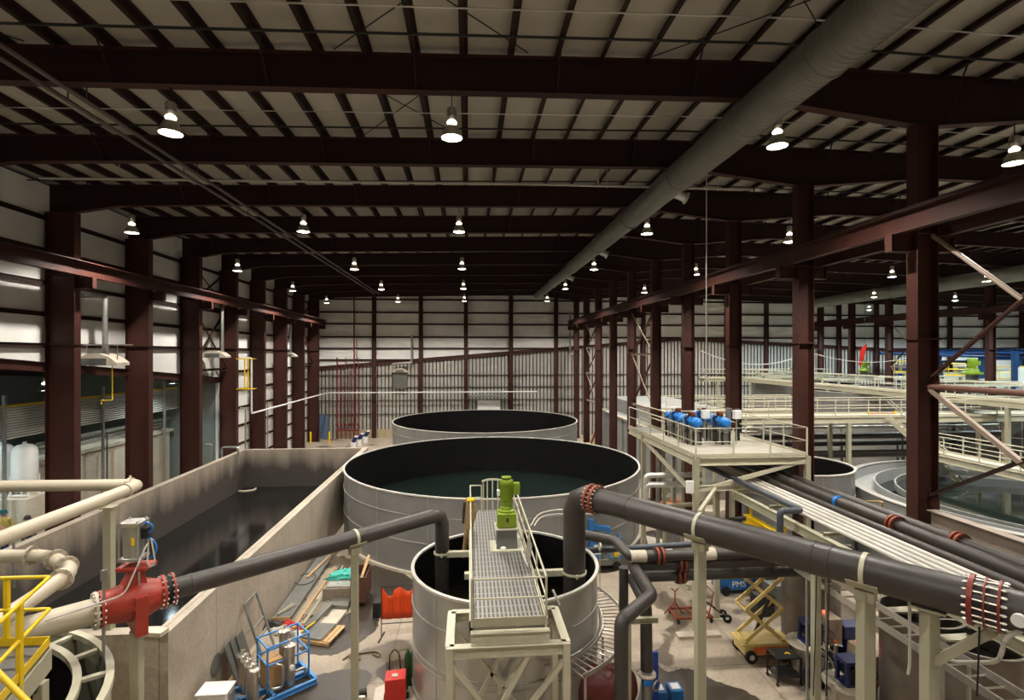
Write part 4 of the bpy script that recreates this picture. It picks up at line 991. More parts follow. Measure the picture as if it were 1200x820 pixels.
r = thing('butterfly_valve','blue valve below the lowest level black pipe','valve',(B2.x,B2.y,0))
m = MB(); m.tube([(B2.x,B2.y-.05,1.05),(B2.x,B2.y-.05,0)],.15,18); m.build('riser', GALV, r)
m = MB(); flange(m,(B2.x,B2.y-.05,1.2),(0,0,1),.27,.04,8,24,.018); m.build('flange',[CONC_L,ALU],r)
m = MB(); m.box(B2.x-.16,B2.x+.1,B2.y-.3,B2.y-.12,.98,1.14); m.build('gear_box',BLUE,r,bevel=.02)
m = MB(); m.lathe([(.12,-.02),(.15,-.02),(.15,.02),(.12,.02),(.12,-.02)],(B2.x+.2,B2.y-.3,1.0),20,(.6,-.8,0)); m.build('hand_wheel',GALV,r)
m = MB(); m.box(B2.x+.25,B2.x+.4,B2.y+.1,B2.y+.18,.1,1.7); tag(m.build('upright_board',mat('deep_blue_panel',(32,72,176),.4),None,(B2.x+.3,B2.y,0)),'narrow blue upright panel behind the blue valve','panel')
q = at_z(738,700,0)
r = thing('tray_post','cream post among the elbowed black pipes','support',(4.35,13.9,0))
MB().bbar((4.35,13.95,0),(4.35,13.95,3.1),.16,.16,.012).build('post',CREAM_D,r); m = MB(); m.ibeam((4.1,13.95,3.0),(5.2,13.95,3.0),.14,.12); m.build('arm',CREAM_D,r)
# silver jacketed pipes left of the platform
for i,(y0,r_) in enumerate(((557,.11),(568,.12))):
    a, b = at_d(757,y0,22), at_d(822,y0-1,22)
    m = MB(); m.tube(path([a+V((0,.05,-.7)),a,b],.2),r_,16)
    for s in (.3,.8,1.3,1.8,2.3): m.lathe([(r_,-.02),(r_+.012,-.01),(r_+.012,.01),(r_,.02)],a+(b-a).normalized()*s,16,b-a)
    tag(m.build('insulated_pipe',JACKET,None,a),('upper' if i == 0 else 'lower')+' silver jacketed pipe under the pump platform','pipe','silver jacketed pipes')
q = V((PX0-.25,PY0-.05,at_d(808,576,18.4).z))
m = MB(); m.box(q.x-.14,q.x+.14,q.y-.06,q.y+.06,q.z-.25,q.z+.2); tag(m.build('junction_box',WHITE,None,q,bevel=.012),'white junction box fixed to the platform leg','box')
# lower cross pipes and odds under the platform
for i,(px0,py0,px1,py1,dd,mt,lab) in enumerate(((835,548,905,540,23,BLACKM,'black pipe under the pump platform deck'),(758,595,842,588,21,CREAM_D,'khaki beam low under the pump platform'),(830,612,880,606,20.5,HDPE,'dark pipe low behind the thick black pipe'),(830,625,880,618,20,GALV_D,'grey pipe low behind the thick black pipe'))):
    m = MB(); m.tube([at_d(px0,py0,dd),at_d(px1,py1,dd+.5)],.09,12); tag(m.build('service_pipe',mt,None,at_d(px0,py0,dd)),lab,'pipe')
for i,px_ in enumerate((771,778,790,800)):
    q = at_z(px_,600,0); a = at_d(px_,540+5*i,24.5); m = MB(); m.bbar((a.x,a.y,0),(a.x,a.y,5.8),.13 if i else .16,.13,.01); tag(m.build('platform_prop',CREAM_D if i%2 else GALV,None,(a.x,a.y,0)),'slim upright prop behind the pump platform legs, %s from the large tank' % ORD[i],'post','props behind the platform')
# =====================================================  CABLE TRAY AND TROUGHS NEAR THE CAMERA
root = thing('cable_tray','steel cable ladder curving round the small tank','cable tray',(4,16,2))
tc = (T1[0],T1[1])
a0, a1 = math.radians(-62), math.radians(42)
for rr in (3.08, 3.78):
    m = MB(); pts = arc((tc[0],tc[1],2.0),rr,a0,a1,28)
    for p,q in zip(pts,pts[1:]): m.bar(p,q,.025,.12)
    m.build('side_rail',ALU,root)
for i in range(29):
    a = a0+(a1-a0)*i/28; m = MB(); m.bar((tc[0]+3.08*math.cos(a),tc[1]+3.08*math.sin(a),1.98),(tc[0]+3.78*math.cos(a),tc[1]+3.78*math.sin(a),1.98),.03,.03); m.build('rung',ALU,root)
for a in (a0+.03, (a0+a1)/2-.3, a1-.2):
    for rr in (3.14,3.74):
        m = MB(); p = (tc[0]+rr*math.cos(a),tc[1]+rr*math.sin(a)); m.bar((p[0],p[1],0),(p[0],p[1],1.96),.06,.06); m.build('leg',GALV,root)
m = MB(); pts = arc((tc[0],tc[1],2.05),3.0,a0-.2,a1,28); m.tube(pts,.035,8); tag(m.build('conduit',GALV,None,pts[0]),'grey conduit hugging the small tank inside the cable ladder','conduit')
# =====================================================  VESSELS AND TROUGH UNDER THE RACK
def vessel(c,R,H,lab,ring=True):
    r = thing('stainless_vessel',lab,'tank',(c[0],c[1],0),'steel vessels under the rack')
    m = MB(); m.lathe([(R,0),(R,H),(R+.05,H),(R+.05,H+.06),(R-.03,H+.06),(R-.03,.05)],(c[0],c[1],0),48); m.build('shell',VESS,r)
    if ring:
        m = MB(); m.box(c[0]-R,c[0]+R,c[1]-.14,c[1]+.14,H+.07,H+.12); m.build('bridge_plate',CREAM,r)
        m = MB(); m.cyl((c[0],c[1],H+.12),(c[0],c[1],H+.5),.1,14); m.box(c[0]-.14,c[0]+.14,c[1]-.12,c[1]+.12,H+.12,H+.28); m.build('stirrer_motor',BLACKM,r)
        m = MB(); m.lathe([(R-.03,H-.5),(.001,H-.5)],(c[0],c[1],0),48); m.build('liquid',WATER_D,r)
for i,(px_,py_) in enumerate(((1115,752),(1040,703),(985,668))):
    q = at_z(px_,py_,3.3)+V(((.65,.3,.0)[i],(0,-.75,1.5)[i],0)); vessel((q.x,q.y),.92,3.3,'open steel vessel with a stirrer under the pipe rack, %s from the camera' % ORD[i])
root = thing('launder_trough','long steel cable trough with rungs along the vessels','trough',(10.3,10,3.4))
for x in (9.95,10.6):
    m = MB(); m.chan((x,5,3.75),(x,15.2,3.75),.16,.05,.008); m.build('side_rail',ALU,root)
m = MB()
for i in range(26): m = MB(); m.bar((9.95,5.2+i*.39,3.69),(10.6,5.2+i*.39,3.69),.03,.03); m.build('rung',ALU,root)
for y in (6.4,10.2,14.6):
    for x in (9.97,10.58):
        m = MB(); m.bar((x,y,0),(x,y,3.69),.06,.06); m.build('leg',GALV,root)
m = MB(); m.tube(path([at_d(1060,699,9.6),at_d(1066,704,9.6),at_d(1066,780,9.6),at_d(1064,790,9.6)],.08),.025,8); tag(m.build('drain_hose',WHITEP,None,at_d(1066,760,9.6)),'white hooked hose hanging beside the braced cream post','hose')
m = MB(); m.tube(path([at_d(1200,738,8.2),at_d(1178,744,8.3),at_d(1174,766,8.4),at_d(1168,776,8.6),at_d(1120,776,9.6),at_d(1080,757,10.6)],.2,5),.035,10); tag(m.build('flexible_conduit',WHITEP,None,at_d(1120,776,9.6)),'pale flexible conduit looping over the cable trough','conduit')
for i,(px_,d_) in enumerate(((1149,8.6),(1086,9.4),(1094,9.4),(957,13.6),(972,13.6))):
    m = MB(); m.tube([at_d(px_,690 if i<3 else 672,d_),at_d(px_-2,760,d_+.1),at_d(px_-4,815,d_+.2)],.014,6); tag(m.build('hanging_cable',RUBBER,None,at_d(px_,760,d_)),'thin black cable hanging under the rack, %s from the bolted clamp' % ORD[i],'cable','cables under the rack')
# =====================================================  RIGHT AISLE TANKS AND GANGWAYS
CT = mat('pale_grey_tank_paint',(150,152,150),.5,.1,.1,.8)
c = (27.3,21.6); root = thing('clarifier','round open clarifier with inner launder ring beyond the nearest column','tank',(c[0],c[1],0))
m = MB(); m.lathe([(8.5,0),(8.5,3.7),(8.2,3.7),(8.2,3.2),(7.3,3.2),(7.3,3.65),(7.22,3.65),(7.22,.5)],(c[0],c[1],0),96); m.build('shell',CT,root)
m = MB(); m.lathe([(6.4,3.3),(6.4,3.6),(6.32,3.6),(6.32,3.3)],(c[0],c[1],0),96); m.build('scum_ring',GALV,root)
m = MB(); m.lathe([(8.2,3.7),(8.56,3.7),(8.56,3.75),(8.2,3.75)],(c[0],c[1],0),96); m.build('rim',SEAM,root)
m = MB(); m.lathe([(.001,2.9),(7.2,2.9),(7.2,3.0),(.001,3.0)],(c[0],c[1],0),96); stuff('clarifier_water',m,WATER_G,'dark water mirroring lamps in the clarifier','water')
tank((16.75,25.9),2.85,4.6,3.0,'dark lined open tank behind the pump platform',((3.4,.03),(2,.03)),10,WATER_B,'dark water in the tank behind the pump platform',False,72)
for i,(c,R,H) in enumerate((((37.6,45),6.2,7.0),((38.9,57.6),5.5,7.0),((41,35.9),3.4,6.9))):
    tank(c,R,H,5.5,('tall tank darkened as a backing in the far aisle, ' if i == 2 else 'tall grey tank in the far aisle, ')+('under the long bridge','beside the far wall','nearest the camera')[i],((6.2,.04),(4.4,.04),(2.2,.04)),18,WATER_B,'dark water in the tall grey tank '+('under the long bridge','beside the far wall','nearest in the far aisle')[i],False,72,DARKT if i == 2 else None)
def gangway(lab,a,b,w,z,h=1.05,step=2.2,legs=()):
    a,b = V((a[0],a[1],z)),V((b[0],b[1],z)); d = (b-a).normalized(); s = d.cross(V((0,0,1)))*(w/2)
    r = thing('gangway',lab,'walkway',((a+b)/2),'gangways of the far aisle')
    m = MB(); m.bar(a-V((0,0,.02)),b-V((0,0,.02)),w,.04); m.build('deck',mat('pale_deck_'+str(len(bpy.data.materials)),(190,184,168),.6),r)
    for q in (-1,1):
        m = MB(); m.ibeam(a+s*q-V((0,0,.2)),b+s*q-V((0,0,.2)),.36,.16,.02,.014); m.build('side_beam',CREAM,r)
        railing(r,[a+s*q,b+s*q],CREAM,h,step,.03)
    for t in legs:
        for q in (-1,1):
            p = a.lerp(b,t)+s*q; m = MB(); m.bbar((p.x,p.y,0),(p.x,p.y,z-.38),.22,.22,.015); m.build('leg',CREAM_D,r)
    return r
gangway('long cream gangway crossing the far aisle at pump platform height',(14,31.4),(62,31.4),1.7,6.4,legs=(.02,.2,.42,.62,.82))
gangway('long cream bridge running away over the tall grey tanks',(33.3,28),(33.3,58.5),1.5,7.45,legs=(.03,.55,.97))
gangway('pale bridge spanning the clarifier beyond the nearest column',(27.6,29.6),(27.6,13.0),1.2,4.5,legs=(.02,.98))
gangway('short cream gangway along the far wall sheeting',(28,60.6),(44,60.6),1.4,7.45,legs=(.1,))
gangway('cream walkway beyond the pump platform',(13.9,36.4),(24,36.4),1.4,6.2,legs=(.05,.95))
# stair down from the gangway
root = thing('steel_stair','cream open stair dropping from the far aisle gangway','stairs',(27,29.4,3))
s0, s1 = V((26.2,30.5,6.4)), V((28.6,27.6,2.6))
dv = (s1-s0); sd = V((dv.x,dv.y,0)).normalized().cross(V((0,0,1)))*.45
for q in (-1,1):
    m = MB(); m.bar(s0+sd*q,s1+sd*q,.06,.26); m.build('stringer',CREAM,root)
    m = MB(); m.tube([s0+sd*q+V((0,0,1)),s1+sd*q+V((0,0,1))],.03,8); m.build('hand_rail',CREAM,root)
for i in range(16):
    p = s0.lerp(s1,(i+.5)/16); m = MB(); m.bar(p-sd,p+sd,.24,.03); m.build('tread',CREAM,root)
# rectangular steel tank behind the columns
root = thing('rectangular_tank','long rectangular grey steel tank behind the middle columns','tank',(18,46,0))
m = MB(); m.box(14.2,21.5,37.5,56,0,4.4); m.build('lower_body',CT,root)
m = MB(); m.box(15.5,21.5,43,56,4.4,5.7); m.build('upper_body',CT,root)
m = MB(); m.box(14.0,14.3,37.3,56,4.35,4.5); m.box(14.0,21.6,37.3,37.6,4.35,4.5); m.build('top_curb',CONC_L,root)
for y in (39.5,42,44.5,47,49.5,52,54.5):
    m = MB(); m.box(14.08,14.2,y-.05,y+.05,0,4.35); m.build('stiffener',CT,root)
r = railing(root,[(14.3,37.6,4.5),(14.3,42.8,4.5)],CREAM,1.05,1.7,.025)
# green agitators on the far tanks
def far_mixer(x,y,z,lab,k):
    r = thing('agitator_drive',lab,'mixer',(x,y,z))
    m = MB(); m.lathe([(.34*k,.0),(.34*k,.5*k),(.001,.5*k)],(x,y,z),20); m.build('pedestal',GALV_D,r)
    m = MB(); m.lathe([(.6*k,.5*k),(.6*k,.62*k),(.42*k,.66*k),(.34*k,.9*k),(.001,.92*k)],(x,y,z),20); m.build('gearbox',LIME,r)
    m = MB(); m.lathe([(.22*k,.9*k),(.26*k,1.0*k),(.26*k,1.5*k),(.2*k,1.6*k),(.001,1.62*k)],(x,y,z),20); m.box(x+.24*k,x+.5*k,y-.15*k,y+.15*k,z+1.1*k,z+1.4*k); m.build('motor',LIME,r)
far_mixer(33.6,40,7.45,'lime green agitator drive on the long far bridge',1.15) if False else None
p = at_d(1013,441,58); far_mixer(p.x,p.y,p.z,'lime green agitator drive on a far tank just below the narrow red strip',1.1)
p = at_d(1139,447,44); far_mixer(p.x,p.y,p.z,'lime green agitator drive on a far tank seen past the nearest column',1.25)
p = at_d(932,437,61); far_mixer(p.x,p.y,p.z,'lime green agitator drive half hidden by the second middle column',1.0)
# bridges carrying those drives
for i,(px_,py_,d_,w_) in enumerate(((1013,441,58,5),(1139,447,44,6),(932,437,61,4))):
    p = at_d(px_,py_,d_); m = MB(); m.ibeam((p.x-w_,p.y-.35,p.z-.2),(p.x+w_,p.y-.35,p.z-.2),.4,.2); m.ibeam((p.x-w_,p.y+.35,p.z-.2),(p.x+w_,p.y+.35,p.z-.2),.4,.2)
    m.box(p.x-w_,p.x+w_,p.y-.4,p.y+.4,p.z-.02,p.z)
    for s in (-1,1): m.bar((p.x+s*(w_-.1),p.y,0),(p.x+s*(w_-.1),p.y,p.z-.3),.22)
    tag(m.build('agitator_bridge',CREAM,None,(p.x,p.y,p.z)),'cream beam bridge under a far green agitator, %s in distance' % ('second','nearest','farthest')[i],'bridge')
# ---- far machinery hall: blue frames and yellow rails
PRESS = mat('blue_press_paint',(24,56,96),.4,0,.12,1.5)
for i,(px_,py_,d_,w_,h_) in enumerate(((1172,448,60,5.5,2.8),(1120,446,62,4.5,2.2),(1200,446,56,2.5,3.2))):
    p = at_d(px_,py_,d_); r = thing('filter_press','big blue machine frame at the far end, %s from the nearest column' % ('second','first','third')[i],'machine',(p.x,p.y,0),'blue machines')
    for s in (-1,1):
        m = MB(); m.bbar((p.x+s*w_*.42,p.y,0),(p.x+s*w_*.42,p.y,p.z+h_),.5,.5,.05); m.build('upright',PRESS,r)
    m = MB(); m.ibeam((p.x-w_/2,p.y,p.z+h_),(p.x+w_/2,p.y,p.z+h_),.45,.5,.06,.05); m.build('cross_head',PRESS,r)
    m = MB(); m.box(p.x-w_*.4,p.x+w_*.4,p.y-.3,p.y+.4,p.z-.6,p.z+h_*.45)
    m.build('plate_stack',mat('cream_press_plate%d' % i,(206,208,196),.5),r)
    m = MB(); m.box(p.x-w_*.5,p.x+w_*.5,p.y-.9,p.y+.9,0,p.z-.7); m.build('base',CT,r)
p0 = at_d(1098,412,68); p1 = at_d(1230,412,68)
root = thing('blue_gantry','long blue overhead gantry beam at the far end','beam',p0)
m = MB(); m.ibeam(p0,p1,.5,.4,.05,.04); m.build('girder',PRESS,root)
m = MB(); m.tube([p0+V((-8,0,-.2)),p1+V((0,0,-.9))],.2,10); m.build('blue_pipe',PRESS,root)
for t in (.02,.5,.98): q = p0.lerp(p1,t); m = MB(); m.bbar((q.x,q.y,0),(q.x,q.y,q.z-.4),.4,.4,.03); m.build('leg',PRESS,root)
for i,(xa,xb,py_,d_) in enumerate(((1044,1064,436,64),(1106,1131,440,58),(1137,1164,433,66),(1158,1210,444,57))):
    a,b = at_d(xa,py_,d_),at_d(xb,py_,d_); r = thing('yellow_guard_rail','yellow guard rail around far machinery, %s from the middle columns' % ORD[i],'railing',a,'far yellow guard rails')
    railing(r,[a,b,b+V((0,2,0))],YELL,1.35,1.2,.05)
    m = MB(); m.bar(a+V((0,.6,-.1)),b+V((0,.6,-.1)),1.4,.12); m.build('deck',CREAM_D,r)
    for q in (a,b): m = MB(); m.bar((q.x,q.y+.5,0),(q.x,q.y+.5,q.z-.1),.25); m.build('leg',CREAM_D,r)
p = at_d(1063,433,66)
m = MB(); m.cyl((p.x-1.4,p.y,p.z+.1),(p.x+1.2,p.y,p.z+.1),.55,16); m.box(p.x-1.2,p.x+1,p.y-.5,p.y+.5,0,p.z-.3); tag(m.build('blue_motor',PRESS,None,(p.x,p.y,0)),'blue drum shaped machine between the far columns','machine')
p = at_d(1009,428,52); q = at_d(1011,404,52)
m = MB(); m.add([(p.x-.25,p.y,p.z),(p.x+.1,p.y+.02,p.z),(q.x+.5,q.y,q.z+.1),(q.x-.1,q.y+.05,q.z-.4),(p.x-.25,p.y+.06,p.z),(p.x+.1,p.y+.08,p.z),(q.x+.5,q.y+.06,q.z+.1),(q.x-.1,q.y+.11,q.z-.4)],[(0,1,2,3),(7,6,5,4),(0,4,5,1),(1,5,6,2),(2,6,7,3),(3,7,4,0)])
rb_ = thing('red_banner','narrow red strip hanging in the far aisle','banner',p); m.build('strip',REDT,rb_); MB().bar((q.x+.2,q.y,q.z-.1),(q.x+.2,q.y,roof_z(q.x)),.02).build('cord',BLACKM,rb_)
a,b = at_d(1018,495,34),at_d(1049,495,34)
r = thing('barrier','low orange and yellow barrier standing on the far gangway','barrier',a)
m = MB(); m.bar(a+V((0,0,.5)),b+V((0,0,.5)),.06,.2); m.build('board',ORANGE,r)
m = MB(); m.bar(a+V((0,0,.18)),b+V((0,0,.18)),.06,.14); m.build('board',ORANGE,r)
for q in (a,b): m = MB(); m.bar(q,q+V((0,0,.75)),.1,.1); m.build('upright',YELL,r)

# dim service pipes and stanchions below the far aisle gangway
for i,(z,y,r_,mt) in enumerate(((4.9,32.6,.22,HDPE),(4.3,33.0,.16,BLACKM),(3.7,32.5,.25,HDPE),(5.4,33.1,.1,GALV))):
    m = MB(); m.tube([(14.5,y,z),(36.5,y,z)],r_,14)
    for x in (17,21,25,29,33): m.bar((x,y,z-r_),(x,y,0),.08)
    tag(m.build('service_pipe',mt,None,(25,y,z)),'level service pipe under the far aisle gangway, %s of four' % ('second highest','third highest','lowest','highest')[i],'pipe','gangway service pipes')
m = MB(); m.tube([(10.95,23.2,6.5),(10.95,23.2,roof_z(10.95))],.03,8); tag(m.build('conduit',WHITEP,None,(10.95,23.2,6.5)),'tall thin pale conduit rising from the pump platform to the roof','conduit')
m = MB(); pts = []
for a_,b_ in (((14,30.4),(26,38)),((26,38),(45,48))):
    for k in range(11):
        t = k/10; pts.append((a_[0]+(b_[0]-a_[0])*t,a_[1]+(b_[1]-a_[1])*t,10.5-.9*4*t*(1-t)))
m.tube(pts[:11]+pts[12:],.03,6); tag(m.build('slung_cable',WHITEP,None,(14,30.4,10.5)),'thin pale cable slung across the far aisle','cable')

m = MB(); m.ibeam((10.15,13.6,4.3),(10.15,18.3,4.3),.3,.26,.03,.02); 
for y in (14,16,18): m.bar((10.15,y,4.45),(10.15,y,5.05),.08)
tag(m.build('yellow_hoist_beam',YELL,None,(10.15,15,4.3)),'yellow hoist beam hung under the white rack pipes','beam')
# =====================================================  THINGS ON THE FLOOR, BASIN SIDE
def rot2(o,u,w,a,b): return V((o[0]+u[0]*a+w[0]*b, o[1]+u[1]*a+w[1]*b, 0))
O,U,W = (-6.35,15.4),(.77,.64),(-.64,.77)
def SK(a,b,z): p = rot2(O,U,W,a,b); return V((p.x,p.y,z))
root = thing('filter_skid','sky blue steel skid of small filter vessels on the floor by the basin wall','skid',SK(1,.6,0))
for a,b in ((SK(0,0,.1),SK(2.1,0,.1)),(SK(0,1.25,.1),SK(2.1,1.25,.1)),(SK(0,0,.1),SK(0,1.25,.1)),(SK(2.1,0,.1),SK(2.1,1.25,.1)),(SK(.85,0,.1),SK(.85,1.25,.1)),(SK(0,.62,.1),SK(2.1,.62,.1))):
    m = MB(); m.ibeam(a,b,.15,.1,.014,.012); m.build('base_beam',BLUES,root)
for (a,b) in ((.75,.35),(2.0,.35),(.75,1.2),(2.0,1.2)):
    m = MB(); m.bar(SK(a,b,.15),SK(a,b,1.5),.05,.05); m.build('frame_post',BLUES,root)
for z in (1.48,.95):
    for q in (((.75,.35),(2,.35)),((.75,1.2),(2,1.2)),((.75,.35),(.75,1.2)),((2,.35),(2,1.2))):
        m = MB(); m.bar(SK(*q[0],z),SK(*q[1],z),.045,.045); m.build('frame_rail',BLUES,root)
def skvessel(a,b,z0,z1,r,cap=True):
    m = MB(); p = SK(a,b,0); m.lathe([(.001,z0),(r,z0+.03),(r,z1),(r+.045,z1),(r+.045,z1+.05),(r*.8,z1+.08),(.001,z1+.1)],p,24); v = m.build('filter_vessel',STAIN,root)
    m = MB(); m.cyl(p+V((0,0,z1+.08)),p+V((0,0,z1+.2)),.03,10); m.tube([p+V((-.06,0,z1+.2)),p+V((.08,.02,z1+.2))],.014,6)
    for k in range(8):
        t = 2*PI*k/8; m.cyl(p+V(((r+.025)*math.cos(t),(r+.025)*math.sin(t),z1+.03)),p+V(((r+.025)*math.cos(t),(r+.025)*math.sin(t),z1+.09)),.013,6)
    m.build('vessel_cap',CONC_L,root)
for i in range(4): skvessel(.3,.12+.34*i,.15,1.1,.12)
skvessel(1.38,.28,.15,1.35,.15); skvessel(1.5,1.05,.35,1.45,.15)
m = MB(); m.tube(path([SK(.95,.2,1.0),SK(1.1,.1,.95),SK(1.08,.1,.3),SK(.8,.2,.3),SK(.75,.25,.55)],.1),.045,10); m.build('bent_pipe',STAIN,root)
m = MB(); m.tube(path([SK(1.55,.28,.5),SK(1.85,.28,.5),SK(1.85,.28,.3)],.08),.04,10); m.tube(path([SK(.3,0,.6),SK(.3,1.2,.6)],.1),.04,10); m.build('manifold',STAIN,root)
m = MB(); m.lathe([(.07,-.05),(.075,-.05),(.075,.05),(.001,.055)],SK(1.38,.11,.75),16,(.64,-.77,0)); m.build('gauge',WHITE,root)
m = MB(); m.bar(SK(2.0,1.0,1.25),SK(2.5,1.0,1.42),.05,.03); m.build('yellow_handle',YELL,root)
p = SK(1.0,.85,.2)
m = MB(); m.add([tuple(SK(.75,.5,.18)),tuple(SK(1.25,.5,.18)),tuple(SK(1.25,1.0,.18)),tuple(SK(.75,1.0,.18)),tuple(SK(.75,.5,.95)),tuple(SK(1.25,.5,.95)),tuple(SK(1.25,1.0,.95)),tuple(SK(.75,1.0,.95))],[(3,2,1,0),(4,5,6,7),(0,1,5,4),(1,2,6,5),(2,3,7,6),(3,0,4,7)])
bx = m.build('cardboard_box',CARD,None,p); tag(bx,'brown cardboard box standing inside the blue filter skid','box')
m = MB(); q = SK(1.0,.75,.955); m.bar(SK(.75,.75,.957),SK(1.25,.75,.957),.06,.004); m.build('packing_tape',PLY,bx)
q = V((-6.95,15.0,0)); r = thing('white_cabinet','white steel cabinet on legs between the filter skid and basin wall','cabinet',q)
m = MB(); m.box(q.x-.38,q.x+.38,q.y-.26,q.y+.26,.25,1.05); m.build('body',WHITE,r,bevel=.02)
m = MB(); m.box(q.x-.42,q.x+.42,q.y-.3,q.y+.3,1.05,1.1); m.build('lid',WHITE,r,bevel=.015)
m = MB(); m.box(q.x-.33,q.x+.33,q.y-.275,q.y-.26,.32,.98); d_ = m.build('door',WHITE,r)
m = MB(); m.box(q.x-.05,q.x+.0,q.y-.3,q.y-.275,.6,.78); m.build('latch',BLACKM,d_)
m = MB(); m.bar((q.x+.42,q.y,.3),(q.x+.42,q.y,1.0),.05,.3); m.build('side_bracket',GALV,r)
for a in (-1,1):
    m = MB(); m.bar((q.x+a*.33,q.y,.0),(q.x+a*.33,q.y,.26),.06,.4); m.build('leg',BLACKM,r)
# frame and sheets leaning on the basin wall
wx = BX1+.02
r = thing('leaning_frame','grey steel door frame leaning against the basin wall','frame',(wx+.35,18.6,0))
for y in (18.0,18.95): m = MB(); m.bar((wx+.75,y,.05),(wx+.12,y,2.0),.09,.06); m.build('stile',GALV,r)
for t in (.98,.55,.35): m = MB(); m.bar((wx+.75-.63*t,18.0,.05+1.95*t),(wx+.75-.63*t,18.95,.05+1.95*t),.06,.06); m.build('cross_bar',GALV,r)
for i in range(3):
    m = MB(); y = 16.6+.28*i
    vs = []; fs = []
    for k in range(9):
        o = .02*(k%2); yy = y+k*.06; vs += [(wx+.5+o+.05*i,yy,.03),(wx+.1+o+.05*i,yy,1.35),(wx+.52+o+.05*i,yy,.03),(wx+.12+o+.05*i,yy,1.35)]
    for k in range(8): a=4*k; b=4*k+4; fs += [(a,b,b+1,a+1),(a+2,a+3,b+3,b+2),(a,a+2,b+2,b),(a+1,b+1,b+3,a+3)]
    m.add(vs,fs); tag(m.build('corrugated_sheet',GALV_D,None,(wx+.4,y,0)),'grey corrugated sheet leaning on the basin wall, %s from the white cabinet' % ORD[i],'sheet','leaning sheets')
m = MB(); m.bar((wx+.12,14.6,.07),(wx+.2,18.3,.07),.14,.14); tag(m.build('timber',WOOD,None,(wx+.2,16,0)),'thick raw timber lying along the foot of the basin wall','timber')
m = MB(); m.bar((wx+.5,15.6,.05),(wx+.42,17.6,.05),.09,.09); tag(m.build('timber',WOOD,None,(wx+.4,16,0)),'short raw timber beside the foot of the basin wall','timber')
# long grey panel stack on timbers
r = thing('panel_stack','long grey faced panel stack on timber bearers along the basin wall','panels',(-7.15,23.5,0))
for i,y in enumerate((20.6,22.5,24.5,26.4)): m = MB(); m.bar((-7.5,y,.05),(-6.75,y,.05),.1,.1); m.build('bearer',WOOD,r)
for i in range(3):
    m = MB(); m.box(-7.5+.02*i,-6.8+.015*i,20.5+.05*i,27.0-.1*i,.1+.05*i,.145+.05*i); m.build('panel',TARP,r)
m = MB(); m.bar((-7.45,20.48,.2),(-6.78,20.48,.2),.03,.2); m.build('end_batten',WOOD,r)
m = MB(); m.bar((-7.2,24.0,.3),(-6.85,26.6,.3),.09,.07); tag(m.build('timber',WOOD,None,(-7,25,.3)),'raw timber lying on the grey panel stack','timber')
m = MB(); m.tube([V((-7.25+.42*math.cos(t*.5),23.9+.6*math.sin(t*.5),.29+.015*math.sin(t))) for t in range(14)],.014,6); tag(m.build('cable_loop',RUBBER,None,(-7.2,23.9,.3)),'black cable loop lying on the grey panel stack','cable')
for i in range(2): m = MB(); m.bar((-7.3+.1*i,20.7+.2*i,.3),(-7.0+.12*i,21.5-.1*i,.33),.05,.05); tag(m.build('offcut',CREAM_D,None,(-7.2,21,.3)),'pale metal offcut on the near end of the grey panel stack, '+('upper' if i else 'lower'),'offcut')
random.seed(11)
for i in range(7):
    x = -6.55+.2*i; y0 = 19.6+random.random()*1.2; y1 = y0+4.2+random.random()*2.0
    m = MB(); m.bar((x-.05*i*.5,y0,.04+.05*(i%3)),(x+.15,y1,.04+.05*(i%3)),.06 if i%2 else .11,.05)
    tag(m.build('timber',[WOOD,WEATHER,CREAM_D][i%3],None,(x,y0,0)),'long floor timber beside the grey panels, %s counted from the basin' % ORD[i],'timber','long floor timbers')
def flat(nm,mt,lab,cat,pts,h,z=0.0,g=None):
    """a flat item with the given footprint in picture points on the floor"""
    q = [at_z(px,py,z) for px,py in pts]; m = MB(); m.prism([(p.x,p.y) for p in q],z,z+h)
    c = sum(q,V((0,0,0)))/len(q); o = m.build(nm,mt,None,(c.x,c.y,z)); return tag(o,lab,cat,g)
flat('mesh_sheet',WEATHER,'brown grating sheet lying between the timbers and debris heap','sheet',((355,723),(384,725),(398,703),(372,703)),.12)
flat('plywood_sheet',CONC_L,'pale sheet lying before the brown grating','sheet',((367,735),(392,736),(408,716),(388,716)),.1)
flat('form_panel',GALV_D,'grey form panel edge up between pale sheets','panel',((356,742),(362,744),(390,716),(384,714)),.3)
flat('mesh_stack',GALV_D,'stack of dark wire mats near the debris heap','mats',((386,716),(408,717),(414,696),(394,694)),.25)
flat('white_sheet',CONC_L,'whitish panel on the debris heap','sheet',((370,706),(386,708),(394,692),(380,690)),.15)
r = thing('pallet','timber pallet with a grey sheet on top near the filter skid','pallet',at_z(378,742,0))
P0,P1,P2,P3 = [at_z(*q,0) for q in ((352,752),(385,757),(404,737),(370,735))]
for t in (0,.5,1): m = MB(); m.bar(P0.lerp(P3,t)+V((0,0,.06)),P1.lerp(P2,t)+V((0,0,.06)),.1,.1); m.build('bearer',WOOD,r)
for t in (.04,.2,.36,.52,.68,.84,.98): m = MB(); m.bar(P0.lerp(P1,t)+V((0,0,.13)),P3.lerp(P2,t)+V((0,0,.13)),.13,.025); m.build('slat',WOOD,r)
a,b,c,d = P0.lerp(P1,.0),P0.lerp(P1,.72),P3.lerp(P2,.72),P3.lerp(P2,0); m = MB(); m.prism([(p.x,p.y) for p in (a,b,c,d)],.15,.19); m.build('grey_sheet',TARP,r)
